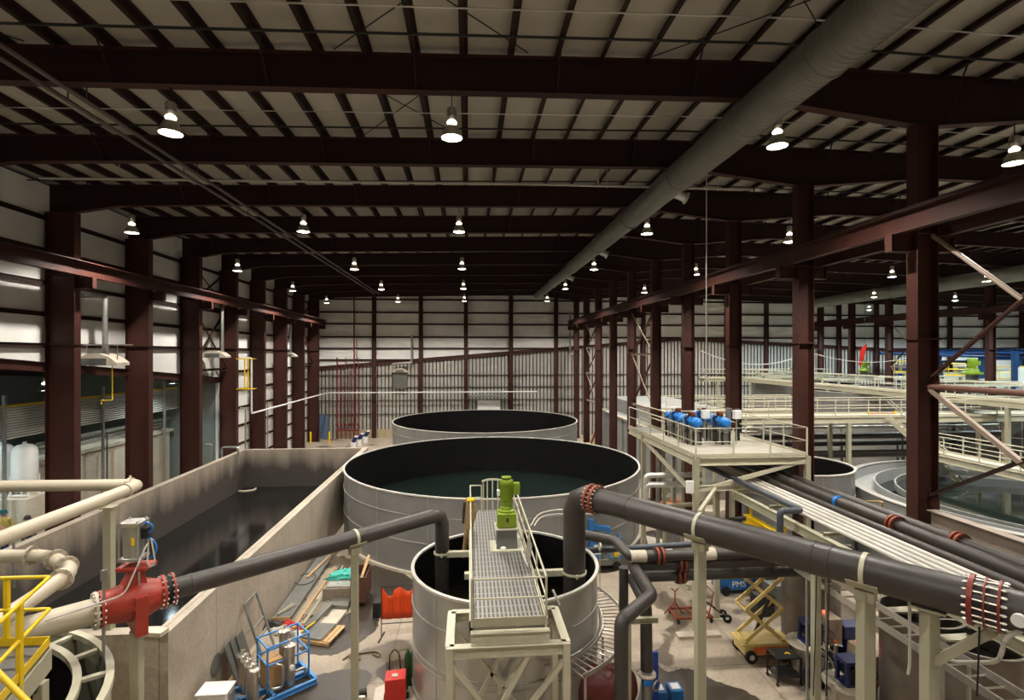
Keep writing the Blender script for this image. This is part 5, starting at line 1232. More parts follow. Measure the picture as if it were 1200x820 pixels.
# debris heap with teal tarp and the brown bin
c = at_z(409,703,0); random.seed(5)
RUSTB = mat('dark_rust_bin',(88,54,42),.6,0,.2,5)
bin_ = thing('waste_bin','rusty brown open waste bin on wheels behind the cream post','bin',at_z(421,702,0)); p = at_z(423,703,0)
m = MB(); m.box(p.x-.28,p.x+.28,p.y-.6,p.y+.7,.18,.22); m.box(p.x-.3,p.x-.27,p.y-.6,p.y+.7,.18,1.2); m.box(p.x+.27,p.x+.3,p.y-.6,p.y+.7,.18,1.2); m.box(p.x-.3,p.x+.3,p.y-.63,p.y-.6,.18,1.2); m.box(p.x-.3,p.x+.3,p.y+.7,p.y+.73,.18,1.2); m.build('body',RUSTB,bin_)
for s in (-1,1):
    for t in (-.45,.5): m = MB(); m.cyl((p.x+s*.22-.03,p.y+t,.1),(p.x+s*.22+.03,p.y+t,.1),.1,14); m.build('wheel',RUBBER,bin_)
m = MB(); m.bar((p.x-.1,p.y-.3,.5),(p.x+.15,p.y+1.0,1.5),.12,.04); tag(m.build('plank',WOOD,None,(p.x,p.y,.6)),'raw plank sticking out of the brown waste bin','plank')
def crumple(nm,mt,c,r,sc,lab,cat,seed,g=None):
    random.seed(seed); m = MB(); n,k = 18,9; vs = []; fs = []
    for i in range(k+1):
        t = PI*.5*i/k
        for j in range(n):
            a = 2*PI*j/n; f = 1+.28*math.sin(3*a+seed)+.2*math.sin(7*a+5*t)+random.uniform(-.1,.1)
            vs.append((c.x+r*sc[0]*f*math.sin(t)*math.cos(a),c.y+r*sc[1]*f*math.sin(t)*math.sin(a),c.z+r*sc[2]*max(0,math.cos(t)+random.uniform(-.12,.12)*(i<k))))
    for i in range(k):
        for j in range(n): fs.append((i*n+j,(i+1)*n+j,(i+1)*n+(j+1)%n,i*n+(j+1)%n))
    fs.append(tuple(range(k*n,(k+1)*n))); m.add(vs,fs); return tag(m.build(nm,mt,None,c),lab,cat,g)
q = at_z(407,700,0); m = MB(); m.box(q.x-.9,q.x+.5,q.y-.5,q.y+1.0,0,.62); tag(m.build('crate',WEATHER,None,q,bevel=.03),'weathered crate in the debris heap carrying the teal tarp','crate')
crumple('teal_tarp',TEAL,V((q.x-.25,q.y+.6,.63)),.55,(1.2,.7,.55),'crumpled teal tarp on the debris heap','tarp',3)
m = MB(); m.box(q.x-.75,q.x+.2,q.y-.45,q.y+.05,.63,.68); tag(m.build('foil_panel',ALU,None,q+V((0,0,.63))),'shiny foil panel on the debris heap before the teal tarp','panel')
for i,(px_,py_,mt,sc,lab) in enumerate(((311,736,BLACKM,(1.1,.7,.6),'black bag heap behind the filter skid'),(338,733,REDT,(.5,.4,.4),'small red cloth heap behind the filter skid'),(353,737,ORNET,(.45,.3,.3),'small orange cloth heap near the pallet'),(325,741,WHITEP,(.8,.5,.35),'pale rubble sack heap behind the filter skid'),(345,744,GALV,(.8,.4,.3),'grey scrap heap between skid and pallet'))):
    crumple('cloth_heap',mt,at_z(px_,py_,0),.5,sc,lab,'heap',20+i)
# orange welding curtain on its frame
a,b = at_z(447,747,0),at_z(489,744,0); r = thing('welding_curtain','bright orange welding curtain hung on a thin black frame','curtain',(a+b)/2)
for p in (a,b):
    m = MB(); m.bar(p+V((0,0,.02)),p+V((0,0,1.87)),.03,.03); m.build('post',BLACKM,r); m = MB(); m.bar(p+V((-.05,-.35,.02)),p+V((.05,.35,.02)),.04,.04); m.build('foot',BLACKM,r)
for z in (1.85,.5): m = MB(); m.bar(a+V((0,0,z)),b+V((0,0,z)),.025,.025); m.build('cross_rail',BLACKM,r)
m = MB(); n = 28; vs = []; fs = []
for i in range(n+1):
    t = i/n; p = a.lerp(b,t); sag = .0+.34*abs(math.sin(t*PI*2.0+.0))**1.3*(1 if t<.35 else .55); w = .014*math.sin(t*23)+.01*math.sin(t*61)
    for z in (1.83-sag,1.4,.95,.66): vs.append((p.x,p.y+w*(1+.3*z),z))
for i in range(n):
    for k in range(3): fs.append((4*i+k,4*i+k+1,4*i+5+k,4*i+4+k))
m.add(vs,fs); o = m.build('curtain_sheet',ORNET,r); sd_ = o.modifiers.new('thickness','SOLIDIFY'); sd_.thickness = .008
m = MB(); p = at_z(442,722,0); m.box(p.x-.15,p.x+.15,p.y-.15,p.y+.15,0,.6); tag(m.build('black_case',BLACKM,None,p,bevel=.02),'black upright case beside the orange curtain','case')
m = MB(); m.tube(path([at_z(402,773,.03),at_z(412,765,.03),at_z(424,772,.03),at_z(414,776,.03),at_z(408,768,.03),at_z(430,764,.03),at_z(441,763,.03),at_z(446,766,.03),at_z(444,770,.03),at_z(437,766,.03)],.12,5),.03,8); tag(m.build('hose',mat('dark_yellow_hose',(110,96,58),.6),None,at_z(420,768,0)),'dark hose coiled loosely on the floor before the orange curtain','hose')
p = at_z(464,822,0); r = thing('red_toolbox','red wheeled tool box with a bent black handle beside the small tank','toolbox',p)
m = MB(); m.add([(p.x-.3,p.y-.2,.1),(p.x+.3,p.y-.12,.1),(p.x+.26,p.y+.4,.1),(p.x-.34,p.y+.32,.1),(p.x-.3,p.y-.2,.75),(p.x+.3,p.y-.12,.75),(p.x+.26,p.y+.4,.75),(p.x-.34,p.y+.32,.75)],[(3,2,1,0),(4,5,6,7),(0,1,5,4),(1,2,6,5),(2,3,7,6),(3,0,4,7)]); m.build('body',REDT,r,bevel=.02)
m = MB(); m.box(p.x-.12,p.x+.05,p.y-.02,p.y+.12,.755,.77); m.build('label_plate',CONC_L,r)
m = MB(); m.tube(path([(p.x-.25,p.y+.36,.3),(p.x-.25,p.y+.45,1.15),(p.x-.1,p.y+.5,1.3),(p.x+.05,p.y+.45,1.15),(p.x+.1,p.y+.4,.3)],.1),.02,8); m.build('handle',BLACKM,r)
for s in (-1,1): m = MB(); m.cyl((p.x+s*.3,p.y+.1,.1),(p.x+s*.36,p.y+.1,.1),.1,14); m.build('wheel',RUBBER,r)
for i,(px_,lab) in enumerate(((478,'green gas bottle beside the small tank, outer one'),(484,'green gas bottle beside the small tank, inner one'))):
    p = at_z(px_,806,0); m = MB(); m.lathe([(.001,0),(.11,.01),(.11,.95),(.08,1.08),(.03,1.14),(.03,1.22),(.001,1.23)],p,18); g_ = mat('dark_green_gas_bottle%d'%i,(34,74,44),.45); tag(m.build('gas_bottle',g_,None,p),lab,'gas bottle','green gas bottles')
m = MB(); p = at_z(480,808,0); m.tube(path([p+V((0,0,1.2)),p+V((-.3,-.1,1.35)),p+V((-.35,-.2,.7)),p+V((-.1,-.25,.2)),p+V((-.3,-.4,.02))],.2),.015,6); tag(m.build('gas_hose',mat('green_hose',(86,110,60),.6),None,p),'thin green hose looping from the gas bottles','hose')
p = at_z(421,820,0); r = thing('hand_grinder','black hand machine on the floor beside the cream post','tool',p)
m = MB(); m.cyl(p+V((-.2,0,.16)),p+V((.2,.1,.16)),.13,16); m.build('body',BLACKM,r); m = MB(); m.box(p.x-.1,p.x+.2,p.y-.2,p.y-.1,.02,.2); m.build('guard',STAIN,r)
flat('white_sheet',WHITE,'white curved sheet lying on the floor next to the tool box','sheet',((458,826),(484,822),(490,812),(474,812)),.06)
flat('dust_patch',SCREED,'pale dust spill on the floor before the red tool box','spill',((440,806),(456,800),(462,812),(452,830),(436,830)),.006)
# =====================================================  FLOOR THINGS ON THE RACK SIDE
# blue boom lift behind the small tank
p = at_z(706,664,0); r = thing('blue_lift','blue personnel lift standing behind the small tank','lift',p)
m = MB(); m.box(p.x-.75,p.x+.75,p.y-.4,p.y+.4,.2,.5); m.build('chassis',GALV_D,r,bevel=.03)
m = MB(); m.box(p.x-.7,p.x-.15,p.y-.35,p.y+.35,.5,1.5); m.build('power_pack',BLUEL,r,bevel=.04)
m = MB(); m.box(p.x-.72,p.x-.45,p.y-.2,p.y+.2,1.5,2.35); m.build('mast',BLUEL,r,bevel=.03)
m = MB(); m.bar((p.x-.6,p.y,2.0),(p.x+.35,p.y-.1,1.85),.26,.22); m.build('boom_arm',BLUEL,r)
m = MB(); m.box(p.x-.5,p.x-.16,p.y-.37,p.y-.35,.75,1.2); m.build('white_panel',WHITE,r)
for z in (.55,1.0,1.5):
    m = MB(); m.tube(path([(p.x+.25,p.y-.35,z),(p.x+.85,p.y-.35,z),(p.x+.85,p.y+.35,z),(p.x+.25,p.y+.35,z)],.06),.022,8); m.build('basket_rail',BLUEL,r)
for a in (.25,.85):
    for b in (-.35,.35): m = MB(); m.bar((p.x+a,p.y+b,.5),(p.x+a,p.y+b,1.5),.04,.04); m.build('basket_post',BLUEL,r)
m = MB(); m.box(p.x+.25,p.x+.87,p.y-.36,p.y+.36,.5,.54); m.build('basket_floor',GALV_D,r)
m = MB(); m.box(p.x+.48,p.x+.7,p.y-.39,p.y-.37,.62,.85); m.build('warning_plate',YELL,r)
for a in (-.6,.6):
    for b in (-.42,.42): m = MB(); m.cyl((p.x+a,p.y+b-.06,.2),(p.x+a,p.y+b+.06,.2),.2,16); m.build('wheel',RUBBER,r)
# yellow scissor lift
c = V((9.95,17.05,0)); r = thing('scissor_lift','pale yellow scissor lift raised under the black level pipes','scissor lift',c)
m = MB(); m.box(c.x-.75,c.x+.8,c.y-.38,c.y+.38,.22,.55); m.build('chassis',CRANEY,r,bevel=.03)
m = MB(); m.box(c.x-.45,c.x+.7,c.y-.4,c.y-.38,.27,.5); m.build('side_panel',ORANGE,r)
m = MB(); m.box(c.x-.85,c.x+.95,c.y-.42,c.y+.42,.56,.62); m.build('top_deck',CRANEY,r)
for a in (-.55,.6):
    for b in (-.4,.4):
        m = MB(); m.cyl((c.x+a,c.y+b-.07,.2),(c.x+a,c.y+b+.07,.2),.2,18); w_ = m.build('wheel',RUBBER,r)
        m = MB(); m.cyl((c.x+a,c.y+b-.075,.2),(c.x+a,c.y+b+.075,.2),.09,14); m.build('wheel_hub',CONC_L,w_)
zs_ = [.66,1.72,2.78]
for k,(z0,z1) in enumerate(zip(zs_,zs_[1:]+[3.3])):
    x0,x1 = c.x-.68,c.x+.62
    if k == 2: x1 = c.x-.02
    for b in (-.3,.3):
        m = MB(); m.bar((x0,c.y+b,z0),(x1,c.y+b,z1),.05,.12); m.build('scissor_arm',CRANEY,r)
        if k < 2: m = MB(); m.bar((c.x+.62,c.y+b*.8,z0),(c.x-.68,c.y+b*.8,z1),.05,.12); m.build('scissor_arm',CRANEY,r)
        else: m = MB(); m.bar((c.x+.62,c.y+b*.8,z0),(c.x+.0,c.y+b*.8,z1),.05,.12); m.build('scissor_arm',CRANEY,r)
    for xx,zz in ((c.x-.68,z0),(c.x+.62,z0),((x0+x1)/2,(z0+z1)/2)):
        m = MB(); m.cyl((xx,c.y-.36,zz),(xx,c.y+.36,zz),.04,10); m.build('pivot_bar',CRANEY,r)
m = MB(); m.cyl((c.x-.2,c.y,.75),(c.x+.35,c.y,2.0),.06,12); m.build('lift_cylinder',BLACKM,r)
m = MB(); m.ball((c.x+.3,c.y-.3,3.05),.05,10,6); m.build('red_beacon',REDLAMP,r)
# blue scissor lift parked under the platform
c = at_z(862,697,0)+V((.3,.4,0)); r = thing('blue_scissor_lift','low blue scissor lift parked behind the cream post','scissor lift',c)
m = MB(); m.box(c.x-1.0,c.x+1.2,c.y-.4,c.y+.4,.2,.75); m.build('chassis',BLUEL,r,bevel=.03)
m = MB(); m.box(c.x-1.05,c.x+1.25,c.y-.43,c.y+.43,.78,.9); m.build('platform_deck',BLUEL,r)
for z in (1.0,1.15): m = MB(); m.bar((c.x-.9,c.y-.3,z),(c.x+1.1,c.y-.3,z+.05),.05,.09); m.build('folded_arm',BLUEL,r)
for a in (-.75,.95):
    for b in (-.42,.42): m = MB(); m.cyl((c.x+a,c.y+b-.07,.2),(c.x+a,c.y+b+.07,.2),.2,16); m.build('wheel',RUBBER,r)
tx = bpy.data.curves.new('maker_letters','FONT'); tx.body = 'PMS'; tx.size = .36; tx.extrude = .004; tx.align_x = 'CENTER'
t0 = bpy.data.objects.new('letters_source',tx); C.objects.link(t0); bpy.context.view_layer.update(); lm = bpy.data.meshes.new_from_object(t0.evaluated_get(bpy.context.evaluated_depsgraph_get())); bpy.data.objects.remove(t0)
to = bpy.data.objects.new('white_lettering',lm); C.objects.link(to); to.parent = r; to.location = (-.15,-.408,.34); to.rotation_euler = (PI/2,0,0); lm.materials.clear(); lm.materials.append(WHITE)
# red jack stand, pallet, hand truck
p = at_z(791,722,0); r = thing('jack_stand','thin red tripod pipe stand on the pale floor','stand',p)
for k in range(3):
    a = 2*PI*k/3+.4; m = MB(); m.bar(p+V((0,0,.55)),p+V((.42*math.cos(a),.42*math.sin(a),0)),.04,.04); m.build('leg',COPPER,r)
m = MB(); m.cyl(p+V((0,0,.5)),p+V((0,0,1.0)),.03,10); m.build('post',COPPER,r); m = MB(); m.bar(p+V((-.14,0,1.1)),p+V((0,0,.98)),.03,.04); m.bar(p+V((.14,0,1.1)),p+V((0,0,.98)),.03,.04); m.build('pipe_cradle',COPPER,r)
p = at_z(806,724,0); r = thing('pipe_cart','low rusty cart with a frame standing at the platform leg','cart',p)
for a,b in (((-.6,-.4),(.8,-.4)),((-.6,.4),(.8,.4)),((-.6,-.4),(-.6,.4)),((.8,-.4),(.8,.4)),((.1,-.4),(.1,.4))): m = MB(); m.bar(p+V((a[0],a[1],.2)),p+V((b[0],b[1],.2)),.07,.07); m.build('frame_bar',COPPER,r)
for a in (-.55,.75):
    for b in (-.4,.4): m = MB(); m.cyl(p+V((a-.03,b,.1)),p+V((a+.03,b,.1)),.1,12); m.build('wheel',RUBBER,r)
m = MB(); m.tube(path([p+V((.7,.3,.2)),p+V((.9,.3,1.1)),p+V((.9,-.3,1.1)),p+V((.7,-.3,.2))],.08),.025,8); m.build('handle',COPPER,r)
p = at_z(845,727,0); r = thing('hand_truck','black hand truck with paired wheels lying on the floor','hand truck',p)
for b in (-.2,.2):
    m = MB(); m.lathe([(.08,-.05),(.15,-.05),(.17,0),(.15,.05),(.08,.05)],p+V((.15,b,.17)),20,(.3,1,0)); m.build('wheel',RUBBER,r)
    m = MB(); m.bar(p+V((.15,b*.7,.2)),p+V((-.6,b*.6,.75)),.04,.04); m.build('frame_bar',BLACKM,r)
m = MB(); m.bar(p+V((-.3,-.15,.5)),p+V((-.3,.15,.5)),.03,.03); m.build('cross_bar',BLACKM,r)
q = at_z(814,744,0); m = MB(); m.box(q.x-.7,q.x+.9,q.y-.25,q.y+.1,0,.1); tag(m.build('kerb',CONC_L,None,q),'low concrete kerb at the foot of the platform leg','kerb')
# black work cart
p = at_z(917,797,0); r = thing('work_cart','black two shelf work cart in front of the scissor lift','cart',p)
for z in (.25,.82): m = MB(); m.box(p.x-.35,p.x+.45,p.y-.3,p.y+.3,z,z+.04); m.build('shelf',BLACKM,r)
for a in (-.33,.43):
    for b in (-.28,.28): m = MB(); m.bar(p+V((a,b,.1)),p+V((a,b,.84)),.045,.045); m.build('leg',BLACKM,r); m = MB(); m.cyl(p+V((a-.02,b,.06)),p+V((a+.02,b,.06)),.06,10); m.build('caster',RUBBER,r)
m = MB(); m.tube([p+V((.05,-.05,.865)),p+V((.15,.02,.865)),p+V((.2,-.08,.865))],.02,6); tag(m.build('yellow_tape',YELL,None,p+V((.1,0,.86))),'small yellow tape on the black work cart','tape')
# pump stations under the vessels
def station(c,lab,k):
    r = thing('feeder_station',lab,'pump',c,'navy pump stations')
    m = MB(); m.lathe([(.001,0),(.42,0),(.42,.92),(.001,.92)],c,32); m.build('drum',STAIN,r)
    m = MB(); m.lathe([(.001,.92),(.62,.92),(.62,.96),(.001,.96)],c,40); m.build('drum_lid',CONC_L,r)
    m = MB(); x,y = c.x+.08,c.y-.02
    for a in (-.22,.22):
        for b in (-.2,.2): m.bar((x+a,y+b,.96),(x+a,y+b,1.62),.09,.09)
    m.box(x-.27,x+.27,y-.25,y+.25,1.56,1.66); m.box(x-.27,x+.27,y-.25,y+.25,.96,1.02); m.build('motor_frame',NAVY,r)
    m = MB(); m.lathe([(.001,-.2),(.17,-.2),(.17,.2),(.001,.2)],(x,y,1.28),20,(0,1,0)); m.build('motor',BLACKM,r)
    m = MB(); m.lathe([(.19,-.02),(.22,-.02),(.22,.02),(.19,.02),(.19,-.02)],(x+.45,y-.2,1.25),24,(.2,1,0)); m.build('belt_pulley',GALV_D,r)
    gx = c.x+.75; m = MB(); gy = c.y+.15
    m.add([(gx-.25,gy-.35,.9),(gx+.3,gy-.35,.9),(gx+.3,gy+.55,.9),(gx-.25,gy+.55,.9),(gx-.18,gy-.35,1.75),(gx+.3,gy-.35,1.75),(gx+.3,gy+.55,1.75),(gx-.18,gy+.55,1.75)],[(3,2,1,0),(4,5,6,7),(0,1,5,4),(1,2,6,5),(2,3,7,6),(3,0,4,7)]); m.build('control_cabinet',mat('tan_cabinet%d'%k,(150,132,112),.5,.2),r,bevel=.015)
    for a in (-.15,.25): m = MB(); m.bar((gx+a,gy+.1,0),(gx+a,gy+.1,.92),.07,.5); m.build('cabinet_leg',GALV_D,r)
    for a in (.35,.05): m = MB(); m.ball((gx-.02,gy+a,1.8),.06,12,8); m.build('red_beacon',REDLAMP,r)
    m = MB(); m.cyl((gx+.05,gy-.36,1.05),(gx+.05,gy-.42,1.05),.06,14); m.build('orange_button',ORANGE,r)
    m = MB(); m.tube(path([c+V((.3,-.35,.6)),c+V((.55,-.5,.5)),c+V((.6,-.45,1.1)),c+V((.9,-.4,1.0))],.12),.025,8); m.build('hose',GALV,r)
station(at_z(946,772,.4)*1.0-V((0,0,.4)),'navy pump station with two red beacons, nearer the scissor lift',0)
station(at_z(992,822,.4)-V((0,0,.4)),'navy pump station with red beacons half hidden by the middle cream post',1)
p = at_z(964,803,0); r = thing('floor_pump','navy floor pump in a nest of hoses between the two stations','pump',p)
m = MB(); m.cyl(p+V((-.3,0,.22)),p+V((.35,.05,.22)),.2,18); m.build('motor',NAVY,r); m = MB(); m.lathe([(.001,-.1),(.26,-.1),(.26,.1),(.001,.1)],p+V((-.38,0,.26)),20,(1,0,0)); m.build('volute',NAVY,r)
m = MB(); m.box(p.x-.5,p.x+.5,p.y-.2,p.y+.2,.0,.06); m.build('base_plate',BLACKM,r)
for k in range(4): m = MB(); m.tube(path([p+V((-.4+.15*k,.1,.4)),p+V((-.3+.15*k,.2,.9+.1*k)),p+V((.1+.12*k,.0,.9)),p+V((.2+.1*k,-.3,.3)),p+V((.1+.1*k,-.35,.05))],.15),.025,8); m.build('hose',STAIN if k%2 else RUBBER,r)
p = at_z(1000,775,0); m = MB(); m.box(p.x-.5,p.x+.6,p.y-.25,p.y+.25,.9,1.3); m.box(p.x-.4,p.x+.5,p.y-.2,p.y+.2,0,.9); tag(m.build('navy_gearmotor',NAVY,None,p,bevel=.03),'navy gear unit on a dark base behind the pump stations','machine')
for i,(px_,py_) in enumerate(((903,716),(912,732),(896,735))):
    p = at_z(px_,py_,0)+V((.5,1.0,0)); m = MB(); m.box(p.x-.35,p.x+.35,p.y-.3,p.y+.3,0,1.5-.35*i); tag(m.build('machine_cabinet',[mat('dark_taupe_cabinet',(84,74,66),.5),GALV_D,BLACKM][i],None,p,bevel=.03),'%s machine cabinet behind the scissor lift' % ('tall taupe','grey','black')[i],'cabinet')
# dark red vessel under the cable ladder, pale blue bins
p = V((3.55,14.75,0)); r = thing('red_vessel','dark red horizontal vessel under the cable ladder','tank',p)
m = MB(); m.lathe([(.001,-.95),(.3,-.9),(.48,-.75),(.55,-.5),(.55,.5),(.48,.75),(.3,.9),(.001,.95)],p+V((.35,0,.75)),32,(1,0,0)); m.build('shell',mat('dark_red_vessel_paint',(96,34,30),.5,0,.12,3),r)
for a in (-.35,.9): m = MB(); m.box(p.x+a-.08,p.x+a+.08,p.y-.4,p.y+.4,0,.5); m.build('saddle',BLACKM,r)
for i,(px_,py_) in enumerate(((772,822),(791,820))):
    p = at_z(px_,py_,0); m = MB(); m.box(p.x-.2,p.x+.2,p.y-.2,p.y+.25,0,.4); b_ = m.build('blue_bin',BLUEL,None,p,bevel=.03); tag(b_,'small pale blue bin on the wet floor, '+('nearer the blue valve' if i == 0 else 'nearer the cream post'),'bin','pale blue bins')
    m = MB(); m.box(p.x-.13,p.x+.13,p.y-.12,p.y+.15,.4,.42); m.build('white_lid',WHITE,b_)
# coloured boards and beams behind the thick pipe
random.seed(4)
for i in range(6):
    a = at_z(775+4*i,604-3*(i%3),0)+V((0,1.5,0)); m = MB(); m.bar(a+V((0,0,.026+.05*i)),a+V((1.3,-.9+.3*(i%3),.026+.05*i)),.16,.05); tag(m.build('formwork_board',[COPPER,PLY,ORANGE][i%3],None,a),'short formwork board stacked behind the platform, %s upward' % ORD[i],'board','formwork boards')
a,b = at_z(775,655,.12),at_z(808,688,.12); m = MB(); m.ibeam(a,b,.2,.2,.02,.014); tag(m.build('loose_beam',CREAM_D,None,a),'cream steel beam lying on the floor behind the black level pipes','beam')
flat('rubble_spread',SCREED,'pale muddy rubble strip beside the wide tank','spill',((757,628),(775,632),(800,655),(786,668),(762,648)),.03)

# wet stains on the slab
def wet(pts,lab,seed):
    random.seed(seed); q = [at_z(px,py,.0) for px,py in pts]; out = []
    n = len(q)
    for i in range(n):
        p0,p1,p2,p3 = q[i-1],q[i],q[(i+1)%n],q[(i+2)%n]
        for k in range(8):
            t = k/8; c = .5*((2*p1)+(p2-p0)*t+(2*p0-5*p1+4*p2-p3)*t*t+(3*p1-p0-3*p2+p3)*t**3)
            out.append((c.x+random.uniform(-.035,.035),c.y+random.uniform(-.035,.035)))
    m = MB(); m.prism(out,.0,.003); return stuff('wet_stain',m,WET,lab,'stain')
wet(((350,760),(384,768),(412,758),(440,738),(447,722),(470,716),(484,700),(480,676),(440,662),(430,676),(432,700),(400,725),(378,748)),'brown wet stain on the floor behind the orange curtain',1)
wet(((300,838),(330,800),(380,789),(411,784),(434,788),(429,806),(414,822),(390,838)),'wet stain on the floor around the cream post',2)
wet(((440,788),(452,777),(466,773),(480,776),(484,800),(470,806),(452,800)),'wet stain on the floor around the red tool box',3)
wet(((762,772),(781,787),(798,783),(822,787),(835,796),(880,813),(900,838),(800,845),(750,838),(752,790)),'broad wet stain on the floor beside the blue valve',4)
wet(((690,668),(726,668),(760,646),(790,640),(800,625),(760,622),(735,640)),'wet stain on the floor under the blue personnel lift',5)
# =====================================================  ROUND DUCT
DX, DZ = 7.62, 16.72
def duct(lab,x,z,y0,y1,segs,mt,rib_to):
    root = thing('round_duct',lab,'duct',(x,(y0+y1)/2,z))
    y = y0
    for (yb,r) in segs:
        prof_ = []; L = yb-y
        if y < rib_to:
            n = int(L/.16)
            for i in range(n):
                t = i*L/n; prof_ += [(r,t),(r,t+.085),(r+.018,t+.105),(r+.018,t+.135),(r,t+.155)]
        else:
            n = max(1,int(L/1.2))
            for i in range(n):
                t = i*L/n; prof_ += [(r,t),(r,t+L/n-.06),(r+.01,t+L/n-.05),(r+.01,t+L/n-.01)]
        prof_.append((r,L))
        m = MB(); m.lathe(prof_,(x,y,z),36,(0,1,0)); m.build('duct_section',mt,root)
        m = MB(); m.lathe([(r+.002,-.05),(r+.035,-.05),(r+.035,.05),(r+.002,.05)],(x,yb,z),36,(0,1,0)); m.build('joint_band',mt,root)
        y = yb
    m = MB(); m.lathe([(.001,0),(segs[-1][1],0),(segs[-1][1],.05),(.001,.05)],(x,y1,z),36,(0,1,0)); m.build('end_cap',mt,root)
    for yy in BY:
        if y0 < yy < y1: m = MB(); m.bar((x,yy,z+.4),(x,yy,beam_z(x)+.02),.02); m.build('hanger_rod',BLACKM,root)
    return root
DUCT = mat('grey_spiral_duct',(126,126,118),.48,.35,.1,2)
rd = duct('long round grey spiral duct hung under the girders',DX,DZ,5.0,57,[(10.5,.52),(13.6,.51),(18.2,.5),(24,.48),(30,.46),(38,.44),(47,.40),(57,.37)],DUCT,17)
for i,(y,s) in enumerate(((19.6,1),(31.2,1),(41.5,1))):
    m = MB(); m.tube([(DX+.3,y,DZ-.15),(DX+.72,y,DZ-.32)],.17,16); m.lathe([(.17,0),(.24,.12),(.22,.12),(.001,.05)],(DX+.72,y,DZ-.32),20,(.42,0,-.17)); m.build('air_outlet',JACKET,rd)
duct('second round duct running along the far aisle roof',40,16.2,24,60,[(34,.6),(46,.58),(60,.55)],DUCT,0)
# =====================================================  WALL HEATERS, FLUES, FAR WALL FITTINGS
def heater(p,lab,s=1.0,flip=1):
    r = thing('unit_heater',lab,'heater',p,'wall heaters')
    m = MB(); prof2 = [(-.9,0),(.9,0),(.9,.12),(.6,.36),(.2,.5),(-.2,.5),(-.6,.36),(-.9,.12)]
    m.yprism([(p.x+a*s,p.z+b*s) for a,b in prof2],p.y-.42*s,p.y+.42*s); m.build('casing',CONC_L,r)
    m = MB(); m.box(p.x-.5*s,p.x+.5*s,p.y-.44*s,p.y-.42*s,p.z+.02,p.z+.3*s); m.build('louvre',GALV_D,r)
    return r
def flue(pts,r,lab,mt=None):
    m = MB(); m.tube(path(pts,.15),r,12); tag(m.build('flue_pipe',mt or GALV,None,pts[0]),lab,'pipe','heater flues')
p = at_x(118,428,-17.9); h1 = heater(p,'grey unit heater hung on the basin side wall, nearest the camera',1.15)
flue([p+V((.2,0,.5)),p+V((.2,0,3.4)),p+V((-1,0,3.4))],.12,'bright flue rising from the nearest unit heater')
m = MB(); 
for s in (-.9,-.5,.5,.9): m.bar(p+V((s,-.2,.3)),p+V((s,-.2,1.0)),.025)
m.bar(p+V((-1.0,-.2,1.0)),p+V((1.6,-.2,1.0)),.06,.06); m.build('hanger',GALV,h1)
m = MB(); m.tube(path([p+V((.6,-.1,.1)),p+V((.6,-.1,-1.7)),p+V((.1,-.1,-1.7)),p+V((.1,-.1,-1.9))],.05),.025,8); m.build('gas_line',YELL,h1)
p = at_x(252,419,-17.9); h2 = heater(p,'grey unit heater beside the yellow caged ladder',1.0)
flue([p+V((.5,0,.4)),p+V((.5,0,3.6)),p+V((.5,.6,3.9))],.1,'bright flue of the heater beside the yellow ladder')
p = at_x(338,418,-17.9); h3 = heater(p,'small unit heater near the far corner of the basin side wall',.9)
flue([p+V((.2,0,.4)),p+V((.2,0,3.8)),p+V((-1,0,3.8))],.1,'bright flue of the heater nearest the far corner')
p = at_y(469,436,65.0); h4 = heater(p,'grey unit heater on the far wall sheeting',1.0)
m = MB(); m.box(p.x-.85,p.x+.85,p.y-.1,p.y+.25,p.z-2.0,p.z-.05); m.build('intake_screen',GALV_D,h4)
flue([p+V((-.9,-.1,.2)),p+V((-.9,-.1,1.0)),p+V((1.4,-.1,1.2)),p+V((1.4,-.1,4.6))],.13,'bright flue zigzag up the far wall from its heater')
flue([at_y(668,365,65.1),at_y(668,415,65.1),at_y(680,415,65.1)],.13,'bright flue with an elbow on the far wall beside the rearmost middle columns')
p = at_y(896,471,64.9) if False else None
# yellow caged ladder on fifth column
x = -17.4
root = thing('yellow_ladder','yellow caged ladder on a basin side column','ladder',(x,41.6,7))
q0 = at_x(262,450,x); q1 = at_x(270,487,x)
for dy in (-.55,.1):
    m = MB(); m.tube([(x+.35,41.9+dy,7.6),(x+.35,41.9+dy,10.0)],.05,8); m.build('stile',YELL,root)
for i in range(8): m = MB(); m.bar((x+.35,41.35,7.7+i*.3),(x+.35,42.0,7.7+i*.3),.03); m.build('rung',YELL,root)
for z in (7.65,9.95): m = MB(); m.tube([(x-.2,41.2,z),(x+1.0,41.2,z),(x+1.0,42.1,z),(x-.2,42.1,z)],.04,8); m.build('cage_hoop',YELL,root)
m = MB(); m.tube(path([(-18.3,42.5,8.9+1.1),(-17.0,42.5,10.0),(-17.0,42.5,5.65),(-17.0,64.4,5.65),(8.5,64.4,5.65)],.12),.07,10); tag(m.build('white_wall_pipe',WHITE,None,(-17,50,5.6)),'thin white pipe running along the basin side columns and the far wall','pipe')
for i,yy in enumerate((38.6,44.3,49.0)):
    m = MB(); m.tube(path([(-18.6,yy,5.9 if i else 3.9),(-18.2,yy,5.9 if i else 3.9),(-18.2,yy,0)],.15),.07,8); tag(m.build('downpipe',GALV,None,(-18.2,yy,0)),'grey downpipe on the basin side wall, %s from the camera' % ORD[i],'pipe','side wall downpipes')
